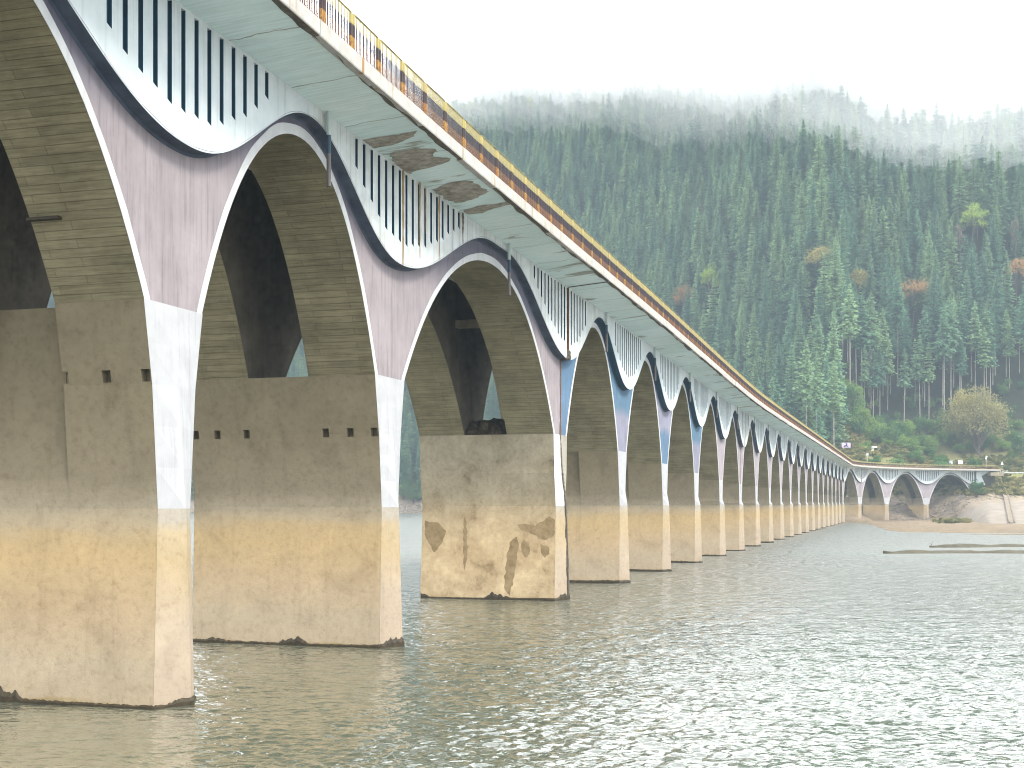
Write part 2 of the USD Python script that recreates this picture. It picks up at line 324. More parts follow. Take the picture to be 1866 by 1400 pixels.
# ------------------------------------------------------------------ water and lake bed
M_WATER = mat("lake_water", {
    "g": POS, "sx": ("separate_xyz", {}), "far": ("map_range", {"from_min": 35.0, "from_max": 130.0, "to_min": 0.12, "to_max": 1.0, "clamp": True}),
    "m1": ("mapping", {"scale": (0.6, 1.0, 1.0), "rotation": (0, 0, 0.12)}), "w1": ("noise_texture", {"scale": 2.0, "detail": 3.0, "roughness": 0.55, "distortion": 0.3}),
    "m2": ("mapping", {"scale": (0.6, 1.0, 1.0), "rotation": (0, 0, -0.3)}), "w2": ("noise_texture", {"scale": 0.5, "detail": 3.0, "roughness": 0.5}),
    "fr": ("map_range", {"from_min": 60.0, "from_max": 170.0, "to_min": 0.075, "to_max": 0.36, "clamp": True}),
    "h": ("math", {"math_type": "multiply_add", "value2": 1.2}), "hm": ("math", {"math_type": "multiply"}),
    "b": ("bump", {"strength": 1.0, "distance": 1.0}),
    "p": ("principled_bsdf", {"base_color": (0.060, 0.066, 0.045), "coat_weight": 1.0, "coat_ior": 1.6, "coat_roughness": 0.06, "roughness": 0.06, "ior": 1.6, "specular_ior_level": 0.5}),
}, [("g.position", "sx.vector"), ("sx.y", "far.value"), ("sx.y", "fr.value"), ("fr.result", "p.roughness"), ("fr.result", "p.coat_roughness"), ("g.position", "m1.vector"), ("m1.vector", "w1.vector"), ("g.position", "m2.vector"), ("m2.vector", "w2.vector"),
    ("w2.fac", "h.value1"), ("w1.fac", "h.value3"), ("h.value", "hm.value1"), ("far.result", "hm.value2"), ("hm.value", "b.height"), ("b.normal", "p.normal"), ("b.normal", "p.coat_normal")])

def smooth(x, a, b):
    t = np.clip((x - a) / (b - a), 0, 1)
    return t * t * (3 - 2 * t)

gw = np.random.default_rng(3)
NW = 48
w_len = np.exp(gw.uniform(np.log(0.16), np.log(0.80), NW))
w_dir = gw.normal(-1.35, 0.6, NW)
w_kx, w_ky, w_ph = 2 * np.pi / w_len * np.cos(w_dir), 2 * np.pi / w_len * np.sin(w_dir), gw.uniform(0, 6.28, NW)
w_amp = 0.28 / math.sqrt(NW / 2) * w_len / (2 * np.pi)
def waves(X, Y):
    """wind ripples, calmer in the lee of the viaduct's piers"""
    lee = (X - (TAN * Y - 22.2)) * COS
    gust = (0.6 + 0.8 * smooth(meshkit.fbm(np.stack([X * 0.05, Y * 0.035, 0 * X], -1), 3, 4), 0.3, 0.7)) * (0.24 + 0.76 * smooth(lee, -1, 19))
    cell = np.maximum(Y * 0.0018 + 0.006, 0.04) * 3
    z = np.zeros_like(X)
    for a, b, c, p, l in zip(w_amp, w_kx, w_ky, w_ph, w_len):
        z += a * np.sin(b * X + c * Y + p) * np.clip((l - cell) / (0.6 * l), 0, 1)
    return z * gust
rows = [14.0]
while rows[-1] < 215: rows.append(rows[-1] * 1.0018 + 0.006)
rows = np.array(rows)
T_, Y_ = np.meshgrid(np.linspace(-0.5, 0.5, 620), rows)
X_ = T_ * Y_
Z_ = waves(X_, Y_) * (1 - smooth(Y_, 170, 210))
n0, n1 = X_.shape
i_ = (np.arange(n0 - 1)[:, None] * n1 + np.arange(n1 - 1)[None]).ravel()
WV = [np.stack([X_.ravel(), Y_.ravel(), Z_.ravel()], 1)]
WF = [np.concatenate([np.stack([i_, i_ + 1, i_ + n1 + 1], 1), np.stack([i_, i_ + n1 + 1, i_ + n1], 1)])]
# the still outer sheet joins the rippled part along its edges
y0_, y1_ = float(rows[0]), float(rows[-1])
WV.append(np.array([[-0.5 * y0_, y0_, 0], [0.5 * y0_, y0_, 0], [0.5 * y1_, y1_, 0], [-0.5 * y1_, y1_, 0], [-1480, -300, 0], [1480, -300, 0], [1480, 1475, 0], [-1480, 1475, 0]], float))
b_ = n0 * n1
WF.append(np.array([[4, 5, 1], [4, 1, 0], [5, 6, 2], [5, 2, 1], [6, 7, 3], [6, 3, 2], [7, 4, 0], [7, 0, 3]]) + b_)
tag(obj("water", trimesh.Trimesh(np.vstack(WV), np.vstack(WF), process=False), M_WATER, smooth=True), "rippled greenish reservoir water", None, None, "structure")

# ------------------------------------------------------------------ terrain
SH_T = np.array([-1.5, -0.4, -0.2, -0.074, 0.0, 0.08, 0.16, 0.21, 0.245, 0.268, 0.283, 0.30, 0.34, 0.40, 0.6, 1.5])
SH_Y = np.array([700, 800, 800, 800, 720, 620, 530, 465, 425, 395, 300, 268, 258, 250, 235, 220.])
BT, YB, Y2 = [0.26, 0.312, 0.335, 0.362, 0.40], [440, 443, 432, 374, 362], [458, 457, 446, 433, 430]
def smooth(x, a, b):
    t = np.clip((x - a) / (b - a), 0, 1)
    return t * t * (3 - 2 * t)

def terrain(X, Y):
    X = np.asarray(X, float); Y = np.asarray(Y, float)
    P = np.stack([X, Y, 0 * X], -1)
    t = X / np.maximum(Y, 1)
    ys = np.interp(t, SH_T, SH_Y) + (meshkit.fbm(P * 0.03, 3, 5) - 0.5) * 14
    d = Y - ys
    wr = smooth(t, 0.235, 0.275)
    # left: rocky bank, short slope, wooded hillside
    zl = np.interp(d, [-60, 0, 4, 26, 60, 100, 1600], [-8, 0, 0.8, 7.5, 24, 52, 52 + 1500 * 0.80])
    # right: mud flat, beach or rubble, grass bank, road bench, verge, hillside
    yb = np.interp(t, BT, YB)
    y2 = np.interp(t, BT, Y2)
    zm = 0.40 * np.clip(d / np.maximum(yb - ys, 5), 0, 1) ** 0.8 - 0.4 * np.clip(-d / 10, 0, 12)
    zr = np.where(Y < yb, zm, np.interp((Y - yb) / np.maximum(y2 - yb, 1), [0, 1], [0, 1]) * (8.2 - 0.40) + 0.40)
    zr = np.where(Y > y2, np.interp(Y, [430, 445, 464, 467, 480, 516, 534, 2200], [8.2, 9.5, 16.6, 17.2, 17.7, 31.5, 42, 42 + 1666 * 0.76]), zr)
    zr = np.where((Y > y2) & (Y < 463), 8.2 + (Y - y2) / (463 - y2) * (16.6 - 8.2), zr)
    zr = zr + 5.0 * smooth(Y, 470, 484) * (1 - smooth(Y, 500, 532)) * (1 - smooth(t, 0.288, 0.315))
    z = zl * (1 - wr) + zr * wr
    hill = smooth(z, 8, 40)
    z = z + hill * (meshkit.fbm(P * 0.012, 4, 2) - 0.5) * 26 + smooth(z, 0.3, 2) * (meshkit.fbm(P * 0.16, 3, 9) - 0.5) * 1.2 * (1 - smooth(z, 14, 17) * (1 - smooth(z, 18, 22)))
    z = z + smooth(z, -0.5, 0.1) * (1 - smooth(z, 1, 3)) * (meshkit.fbm(P * np.array([0.05, 0.12, 1]), 4, 21) - 0.5) * 0.5
    top = np.interp(X, [-120, -39, 9, 56, 96, 133, 170, 205, 245, 300], [436, 423, 408, 379, 349, 312, 286, 274, 272, 280]) + 84
    z = np.where(z > top - 60, top - 60 + 60 * (1 - np.exp(-(z - top + 60) / 60)), z)
    return z

M_LAND = mat("land", {
    "g": POS, "sx": ("separate_xyz", {}),
    "n1": ("noise_texture", {"scale": 0.12, "detail": 7.0, "roughness": 0.65}), "n2": ("noise_texture", {"scale": 0.9, "detail": 6.0, "roughness": 0.7}),
    "o": ("math", {"math_type": "multiply_add", "value2": 6.0}), "o2": ("math", {"math_type": "subtract", "value2": 3.0}),
    "zz": ("map_range", {"from_min": 0.0, "from_max": 40.0, "clamp": True}),
    "r": ("rgb_ramp", {"ramp": [(0.0, (0.15, 0.115, 0.075)), (0.02, (0.19, 0.145, 0.095)), (0.07, (0.22, 0.175, 0.13)), (0.17, (0.23, 0.185, 0.14)), (0.24, (0.20, 0.165, 0.10)), (0.30, (0.17, 0.15, 0.055)),
                                (0.42, (0.14, 0.14, 0.05)), (0.6, (0.13, 0.12, 0.05)), (0.8, (0.05, 0.055, 0.022)), (1.0, (0.016, 0.019, 0.010))]}),
    "f": ("rgb_ramp", {"ramp": [(0.3, (0.55, 0.55, 0.55)), (0.5, (1, 1, 1)), (0.72, (1.5, 1.45, 1.3))]}), "m": ("mix_color", {"blend_type": "multiply", "fac": 0.9}),
    "b": ("bump", {"strength": 0.8, "distance": 0.25}), "p": ("principled_bsdf", {"roughness": 0.95, "specular_ior_level": 0.15}),
}, [("g.position", "sx.vector"), ("g.position", "n1.vector"), ("g.position", "n2.vector"), ("n1.fac", "o.value1"), ("sx.z", "o.value3"), ("o.value", "o2.value1"), ("o2.value", "zz.value"), ("zz.result", "r.fac"),
    ("n2.fac", "f.fac"), ("r.color", "m.a"), ("f.color", "m.b"), ("m.result", "p.base_color"), ("n2.fac", "b.height"), ("b.normal", "p.normal")])

tt = np.concatenate([np.linspace(-0.98, -0.15, 34)[:-1], np.linspace(-0.15, 0.24, 90)[:-1], np.linspace(0.24, 0.45, 190)[:-1], np.linspace(0.45, 0.98, 24)])
yy = np.concatenate([np.linspace(215, 400, 90)[:-1], np.linspace(400, 560, 150)[:-1], np.linspace(560, 900, 110)[:-1], np.linspace(900, 1472, 40)])
TT, YY = np.meshgrid(tt, yy)
XX = TT * YY
ZZ = terrain(XX, YY)
ny, nx = XX.shape
ii = (np.arange(ny - 1)[:, None] * nx + np.arange(nx - 1)[None]).ravel()
LF = np.concatenate([np.stack([ii, ii + 1, ii + nx + 1], 1), np.stack([ii, ii + nx + 1, ii + nx], 1)])
LV = np.stack([XX.ravel(), YY.ravel(), ZZ.ravel()], 1)
keep = (LV[LF][:, :, 2].max(1) > -3)
tag(obj("hillside", trimesh.Trimesh(LV, LF[keep], process=False), M_LAND, smooth=True), "shore, grassy bank and steep wooded slope", None, None, "structure")

# low mud bars in the water
def mud_bar(cx, cy, L, wd, seed):
    n = 70
    u = np.linspace(-1, 1, n); v = np.linspace(-1, 1, 13)
    U, V = np.meshgrid(u, v)
    P = np.stack([U * L * 0.12, V * 1.0, 0 * U + seed], -1)
    wid = wd * (0.35 + 0.9 * meshkit.fbm(np.stack([U * 4, 0 * U, 0 * U + seed], -1), 4, seed)) * np.sqrt(np.clip(1 - U ** 2, 0, 1))
    x = cx + U * L; y = cy + V * wid + 2.2 * np.sin(U * 3 + seed)
    z = 0.45 * (1 - V ** 2) * (0.35 + 1.1 * meshkit.fbm(np.stack([x * 0.35, y * 0.8, 0 * x], -1), 4, seed)) - 0.045
    i = (np.arange(12)[:, None] * n + np.arange(n - 1)[None]).ravel()
    F = np.concatenate([np.stack([i, i + 1, i + n + 1], 1), np.stack([i, i + n + 1, i + n], 1)])
    return trimesh.Trimesh(np.stack([x.ravel(), y.ravel(), z.ravel()], 1), F, process=False)
M_MUD = plain("wet_mud", (0.035, 0.03, 0.015), (0.085, 0.072, 0.04), 0.8, 0.7, 0.8, 0.0)
tag(obj("mud_bar", mud_bar(66, 158, 21.5, 2.4, 3), M_MUD, smooth=True), "nearer and longer mud bar showing above the water", None, None, "structure")
tag(obj("mud_bar", mud_bar(76, 182, 19.0, 1.9, 8), M_MUD, smooth=True), "farther mud bar with a thin stick at its tip", None, None, "structure")

# ------------------------------------------------------------------ the viaduct
via = empty("viaduct")
tag(via, "long painted concrete arch viaduct crossing the reservoir and bending right", "viaduct")

def loft(rings):
    """closed solid through equal-length rings of points"""
    rings = [np.asarray(r, float) for r in rings]
    n = len(rings[0]); V = np.vstack(rings); F = []
    for k in range(len(rings) - 1):
        for j in range(n):
            a, b = k * n + j, k * n + (j + 1) % n
            F += [[a, b, b + n], [a, b + n, a + n]]
    e = (len(rings) - 1) * n
    for j in range(1, n - 1):
        F += [[0, j + 1, j], [e, e + j, e + j + 1]]
    m = trimesh.Trimesh(V, F, process=False)
    if m.volume < 0:
        m = trimesh.Trimesh(V, np.array(F)[:, ::-1], process=False)
    return m

def to_man(m):
    return manifold3d.Manifold(manifold3d.Mesh(np.asarray(m.vertices, np.float32), np.asarray(m.faces, np.uint32)))

def from_man(m):
    q = m.to_mesh()
    return trimesh.Trimesh(q.vert_properties[:, :3], q.tri_verts, process=False)

def half_w(i, z):
    """half thickness of a pier along the bridge"""
    zs = zspr(i)
    k = 1.25 if i in JOINTS[:-1] else 1.0
    return k * np.interp(z, [-3, 0, BAND, zs - 2.4, zs], [1.2, 1.13, 0.90, 1.2 if zs - 2.4 > BAND + .3 else 1.05, 1.63 / k])

def nose_p(i, z):
    zs = zspr(i)
    return np.interp(z, [-3, 0, BAND, zs - 2.0, zs], [0.62, 0.58, 0.40, 0.10, 0.0])

def drop_f(xi):
    return 0.79 * xi ** 2 + 0.21 * xi ** 4

def intrados(i, n=49):
    """arch curve of bay i (between pier i and i+1) as (s, z) from left springing to right"""
    sl, sr = S[i] + 1.6, S[i + 1] - 1.6
    c, a = (sl + sr) / 2, (sr - sl) / 2
    zc = float(soff(c)) - (1.25 if a > 9 else 1.20)
    u = np.linspace(-1, 1, n)
    u = np.sign(u) * (1 - (1 - abs(u)) ** 1.15)
    zs = np.where(u < 0, zspr(i), zspr(i + 1))
    if i == NP - 2:
        zs = np.where(u < 0, zspr(i), zspr(i + 1) + 2.5)
    z = zc - (zc - zs) * drop_f(abs(u))
    return c + a * u, z

def panel_depth(i, s):
    """depth below the soffit of the proud panel's lower edge, s within +-half a span of pier i"""
    s = np.asarray(s, float)
    h = np.where(s < S[i], (S[i] - S[max(i - 1, 0)]) / 2, (S[min(i + 1, NP - 1)] - S[i]) / 2)
    h = np.where(h <= 0, 8.9, h)
    wide = h > 11
    t = np.clip(abs(s - S[i]) / h, 0, 1)
    v = 4.05 if i < 4 else 4.5
    c = np.where(wide, 0.38, 0.52)
    f = 0.5 + 0.5 * np.cos(np.pi * np.clip(t * np.where(wide, 1.1, 1.0), 0, 1))
    f = np.where(wide, f, 0.5 + 0.5 * np.cos(np.pi * t ** 1.08))
    return c + (v - c) * f

def extr(poly, o0, o1):
    """shapely polygon in (s, z) -> solid between off = o0 and o1, local coords"""
    out = []
    for g in (poly.geoms if hasattr(poly, "geoms") else [poly]):
        if g.geom_type == "Polygon" and g.area > 1e-4:
            m = trimesh.creation.extrude_polygon(g, o1 - o0, engine="earcut")
            v = m.vertices.copy()
            m = trimesh.Trimesh(np.stack([v[:, 0], v[:, 2] + o0, v[:, 1]], 1), m.faces[:, ::-1], process=False)
            out.append(m)
    return cat(out)

def lbox(s0, s1, o0, o1, z0, z1):
    return bx(s0, s1, o0, o1, z0, z1)

bay_col = {}
first, last = 1, NP - 1
# --- piers
for i in range(1, NP - 1):
    joint = i in JOINTS
    nm = "joint_pier" if joint else "pier"
    zs = zspr(i)
    zb = -1.6
    lv = sorted(set([zb, 0, 1.5, 3, 4.5, BAND, zs - 2.4, zs - 1.2, zs] + list(np.linspace(BAND, zs, 6))))
    rings = []
    for z in lv:
        w, p = float(half_w(i, z)), float(nose_p(i, z))
        rings.append([(S[i] - w, -W, z), (S[i], -W - p, z), (S[i] + w, -W, z), (S[i] + w, 0, z), (S[i], p, z), (S[i] - w, 0, z)])
    body = loft(rings)
    m = to_man(body)
    # recessed web between the two legs, fading out downwards
    if i not in (3, 4):
        ztop = zs + 1.0
        zlow = 3.6 if i > 4 else 4.7
        for sg in (-1, 1):
            a = S[i] + sg * 2.5
            prof = [(zlow, float(half_w(i, zlow))), (zs, 1.63 - 0.62), (ztop, 1.63 - 0.7)]
            v = []
            for off in (-5.8, -3.0):
                v += [(S[i] + sg * (prof[0][1] + 0.01), off, prof[0][0]), (S[i] + sg * prof[1][1], off, prof[1][0]), (S[i] + sg * prof[2][1], off, prof[2][0]), (a, off, ztop), (a, off, zlow)]
            m = m - manifold3d.Manifold.hull_points(np.array(v))
    # square beam pockets
    if i in (2, 3):
        zp = 3.75 + 6 if i == 2 else 2.98 + 6
        w = float(half_w(i, zp))
        for off in ((-0.18, -1.5, -2.95, -5.9, -7.3, -8.6) if i == 2 else (-0.2, -1.28, -2.4, -6.1, -7.5, -8.55)):
            m = m - to_man(lbox(S[i] - w - 0.5, S[i] - w + 0.32, off - 0.15, off + 0.15, zp - 0.19, zp + 0.17))
    if joint:
        m = m - to_man(lbox(S[i] - 0.07, S[i] + 0.07, -1.0, 2.0, zb - 1, zs + 1))
    grp = empty(nm, via)
    if i == 4:
        tag(grp, "stained joint pier with lime bloom and leak marks")
    obj("shaft", mapped(from_man(m)), M_PIERJ if i == 4 else M_PIER, grp)
    # outer faces: pale nose below the band, white paint above it
    def nose_sheet(z0, z1, d, nz=10, sel=(-1, 1)):
        V, F = [], []
        zz = sorted(set([z0, z1] + [q for q in lv if z0 < q < z1]))
        nz = len(zz)
        for sg in sel:
            b = len(V)
            for z in zz:
                w, p = float(half_w(i, z)), float(nose_p(i, z))
                g = 0.075 if joint else 0.0
                V += [(S[i] + sg * (w + 0.004), d, z), (S[i] + sg * g, p * (1 - g / w) + d, z)]
            for k in range(nz - 1):
                a = b + 2 * k
                if sg > 0:
                    F += [[a, a + 1, a + 3], [a, a + 3, a + 2]]
                else:
                    F += [[a, a + 2, a + 1], [a + 1, a + 2, a + 3]]
        return trimesh.Trimesh(V, F, process=False)
    jag = 0.0
    if i == 4:
        obj("nose_face", mapped(nose_sheet(-1.5, BAND, 0.010)), M_NOSE, grp)
        obj("painted_band", mapped(nose_sheet(BAND, zs + 0.02, 0.012, sel=(-1,))), M_RING, grp)
        obj("painted_band", mapped(nose_sheet(BAND, zs + 0.02, 0.012, sel=(1,))), M_NOSE, grp)
    else:
        obj("nose_face", mapped(nose_sheet(-1.5, BAND, 0.010)), M_NOSE, grp)
        obj("painted_band", mapped(nose_sheet(BAND, zs + 0.02, 0.012)), M_WHITE, grp)
    # algae along the waterline
    V, F = [], []
    w0, p0 = float(half_w(i, 0)), float(nose_p(i, 0))
    path = [(S[i] - w0, -W), (S[i] - w0, 0), (S[i], p0), (S[i] + w0, 0)]
    pl = LineString(path)
    nn = int(pl.length / 0.055)
    for k in range(nn + 1):
        q = pl.interpolate(k / nn, normalized=True)
        nxt = pl.interpolate(min(1, k / nn + 0.004), normalized=True); prv = pl.interpolate(max(0, k / nn - 0.004), normalized=True)
        tx, ty = nxt.x - prv.x, nxt.y - prv.y
        L = math.hypot(tx, ty) + 1e-9
        nxn, nyn = -ty / L, tx / L
        cl_ = float(meshkit.noise(np.array([k * 0.045, i * 7.3, 0.0]), 4))
        h = 0.11 + 0.04 * math.sin(k * 0.02 + i) + (max(0.0, cl_ - 0.45) * 1.1 if i < 5 else 0.18 * cl_) * (0.15 + 1.2 * float(meshkit.fbm(np.array([k * 0.38, i * 3.1, 2.0]), 3, 9)) ** 1.5) + 0.05 * float(meshkit.noise(np.array([k * 0.9, i * 3.1, 2.0]), 9))
        t = 0.05 + 0.05 * meshkit.noise(np.array([k * 0.3, i * 1.7, 5.0]), 2)
        V += [(q.x + nxn * 0.004, q.y + nyn * 0.004, h), (q.x + nxn * t, q.y + nyn * t, h * 0.55), (q.x + nxn * t, q.y + nyn * t, -0.25)]
        if k < nn:
            a = 3 * k
            F += [[a, a + 1, a + 4], [a, a + 4, a + 3], [a + 1, a + 2, a + 5], [a + 1, a + 5, a + 4]]
    ag = trimesh.Trimesh(V, F, process=False)
    obj("algae_fringe", mapped(ag), M_ALGAE, grp)

# --- arches, wash paint, white arch borders
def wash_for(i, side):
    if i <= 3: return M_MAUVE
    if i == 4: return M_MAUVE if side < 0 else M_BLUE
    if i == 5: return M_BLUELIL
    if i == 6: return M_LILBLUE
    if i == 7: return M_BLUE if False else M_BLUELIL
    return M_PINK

for i in range(1, NP - 1):
    s, z = intrados(i)
    topz = lambda x: soff(x) + 0.12
    sg = np.linspace(S[i], S[i + 1], 14)
    outer = [(S[i], zspr(i))] + list(zip(s, z)) + [(S[i + 1], zspr(i + 1))] + [(x, float(topz(x))) for x in sg[::-1]]
    P = Polygon(outer).buffer(0)
    arch = empty("arch", via)
    gap = 0.0
    for nm, o0, o1 in (("rib", -3.0, 0.0), ("rib", -W, -W + 3.0)):
        obj(nm, mapped(extr(P, o0, o1), 2.0), M_CONC, arch)
    # board-marked underside of each rib
    ds = np.hypot(np.diff(s), np.diff(z)); al = np.concatenate([[0], np.cumsum(ds)])
    for o0, o1 in ((-3.0, 0.0), (-W, -W + 3.0)):
        nrm = np.stack([np.gradient(z), -np.gradient(s)], 1); nrm /= np.linalg.norm(nrm, axis=1, keepdims=True)
        nrm *= np.where(nrm[:, 1:2] > 0, -1, 1)
        V, UV, F = [], [], []
        for k in range(len(s)):
            for o in (o0, o1):
                V.append((s[k] + nrm[k, 0] * 0.012, o, z[k] + nrm[k, 1] * 0.012)); UV.append((o + 20 + i * 3.3, al[k] + i * 1.7))
        for k in range(len(s) - 1):
            a = 2 * k
            F += [[a, a + 1, a + 3], [a, a + 3, a + 2]]
        mm = trimesh.Trimesh(M(np.array(V)), np.array(F)[:, ::-1], process=False)
        obj("board_marked_soffit", mm, M_BOARD, arch, smooth=True, uv=np.array(UV))
    # hand-painted border along the opening, its outer edge wavering a little
    nrm2 = np.stack([-np.gradient(z), np.gradient(s)], 1); nrm2 /= np.linalg.norm(nrm2, axis=1, keepdims=True)
    cuml = np.concatenate([[0], np.cumsum(np.hypot(np.diff(s), np.diff(z)))])
    rr_ = (0.28 + 0.12 * np.exp(-((s - s.mean()) / 3.5) ** 2)) * (0.86 + 0.28 * meshkit.fbm(np.stack([cuml * 0.9, 0 * s + i * 9.1, 0 * s], -1), 3, 6))
    so, zo = s + nrm2[:, 0] * rr_, z + nrm2[:, 1] * rr_
    ring = Polygon(list(zip(s, z)) + [(s[-1] + 0.3, z[-1] - 0.02)] + list(zip(so, zo))[::-1] + [(s[0] - 0.3, z[0] - 0.02)]).buffer(0).intersection(P)
    obj("white_arch_border", mapped(extr(ring, 0.0, 0.010), 2.0), M_RING, arch)
    # wash painted face, split at the crown so that each pier keeps its own colour
    c = (s[0] + s[-1]) / 2
    for side, pi, x0, x1 in ((1, i, S[i], c), (-1, i + 1, c, S[i + 1])):
        pan_s = np.linspace(x0, x1, 40)
        pz = soff(pan_s) - panel_depth(pi, pan_s)
        lower = Polygon([(x0, -20)] + [(a, b + 0.25) for a, b in zip(pan_s, pz)] + [(x1, -20)])
        g = P.intersection(lower).difference(ring)
        if g.is_empty: continue
        mesh = mapped(extr(g, 0.0, 0.005), 2.0)
        lm = extr(g, 0.0, 0.005)
        if lm.vertices[:, 0].max() > S_ARC - 5:
            v_, f_ = trimesh.remesh.subdivide_to_size(lm.vertices, lm.faces, 2.0); lm = trimesh.Trimesh(v_, f_, process=False)
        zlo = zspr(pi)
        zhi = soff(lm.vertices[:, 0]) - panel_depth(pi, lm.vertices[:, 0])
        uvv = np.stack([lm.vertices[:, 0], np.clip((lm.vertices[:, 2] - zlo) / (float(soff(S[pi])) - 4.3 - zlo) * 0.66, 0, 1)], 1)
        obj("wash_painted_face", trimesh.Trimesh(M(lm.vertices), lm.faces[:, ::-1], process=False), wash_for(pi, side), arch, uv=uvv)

# --- ribbed panels over the piers, each with its row of slots
SLOT_SP, SLOT_W = 0.752, 0.25
def halves(i):
    l = (S[i] + S[i - 1]) / 2
    r = (S[i] + S[i + 1]) / 2 if i < NP - 1 else S[i]
    return l, r
for i in range(1, NP):
    l, r = halves(i)
    pieces = [(l, r)] if i not in JOINTS else ([(l, S[i] - 0.26), (S[i] + 0.26, r)] if i < NP - 1 else [(l, S[i] - 0.26)])
    slots = []
    lw = (S[i] - S[i - 1]) / 2
    rw = (S[min(i + 1, NP - 1)] - S[i]) / 2
    nl = 10 if lw > 11 else 6
    nr = 10 if rw > 11 else 6
    if i in (3,):
        nl = 6
    for k in range(-nl, nr + 1):
        sc = S[i] + k * SLOT_SP + (0.45 if i == 2 else -0.1 if i == 3 else 0.0)
        if i in JOINTS:
            if k == 0: continue
            sc += 0.1 * (1 if k > 0 else -1)
        if i == NP - 1 and k > 0: continue
        top = float(soff(sc)) - 0.10
        bot = float(soff(sc)) - float(panel_depth(i, sc)) + 0.95 + 0.05 * math.sin(k * 2.1 + i)
        if top - bot < 0.5: continue
        slots.append((sc, bot, top))
    for (a, b) in pieces:
        x = np.linspace(a, b, 60)
        low = soff(x) - panel_depth(i, x)
        poly = Polygon(list(zip(x, low)) + [(xx, float(soff(xx)) + 0.06) for xx in np.linspace(b, a, 14)]).buffer(0)
        mine = [q for q in slots if a + 0.15 < q[0] < b - 0.15]
        holes = [Polygon([(q[0] - SLOT_W / 2, q[1] + 0.05), (q[0] + SLOT_W / 2, q[1] - 0.05), (q[0] + SLOT_W / 2, q[2]), (q[0] - SLOT_W / 2, q[2])]) for q in mine]
        front = poly.difference(unary_union(holes)) if holes else poly
        pan = empty("ribbed_panel", via)
        leak = i in (3, 4) and (i == 4 or True)
        obj("face", mapped(extr(front, Q - 0.16, Q), 2.0), M_PANELJ if (i == 3 or i in JOINTS) else M_PANEL, pan)
        back = Polygon(list(zip(x, low + 0.012)) + [(xx, float(soff(xx)) + 0.06) for xx in np.linspace(b, a, 14)]).buffer(0)
        obj("backing", mapped(extr(back, -0.05, Q - 0.155), 2.0), M_CONC, pan)
        # painted underside ledge following the curve
        V, F = [], []
        for k in range(len(x)):
            dz = 0.03 + 0.02 * math.sin(k * 0.7 + i)
            V += [(x[k], 0.004, low[k] - 0.012 - 0.10), (x[k], 0.06, low[k] - 0.012), (x[k], Q - 0.02, low[k] - 0.012), (x[k], Q + 0.004, low[k] + dz + 0.02)]
        for k in range(len(x) - 1):
            for j in range(3):
                q = 4 * k + j
                F += [[q, q + 1, q + 5], [q, q + 5, q + 4]]
        lm = trimesh.Trimesh(V, F, process=False)
        obj("painted_ledge", mapped(lm), M_EDGEB if 5 <= i <= 8 else M_EDGE, pan, smooth=40)
        ms = [lbox(q[0] - SLOT_W / 2 - 0.004, q[0] + SLOT_W / 2 + 0.004, Q - 0.150, Q - 0.112, q[1] - 0.06, q[2] + 0.01) for q in mine]
        for q in mine:   # side and sill linings of each slot
            pass
        linings = []
        for q, bmesh in zip(mine, ms):
            h = SLOT_W / 2
            li = [bmesh, lbox(q[0] - h - 0.003, q[0] - h + 0.012, Q - 0.12, Q - 0.004, q[1] + 0.03, q[2]), lbox(q[0] + h - 0.012, q[0] + h + 0.003, Q - 0.12, Q - 0.004, q[1] - 0.04, q[2])]
            linings.append(cat(li))
        if i <= 12 or i >= 25:
            for m_ in linings:
                obj("slot", mapped(m_), M_SLOT, pan)
        elif linings:
            tag(obj("slots", mapped(cat(linings)), M_SLOT, pan), kind="stuff")

OVER_ = OVER - 0.02
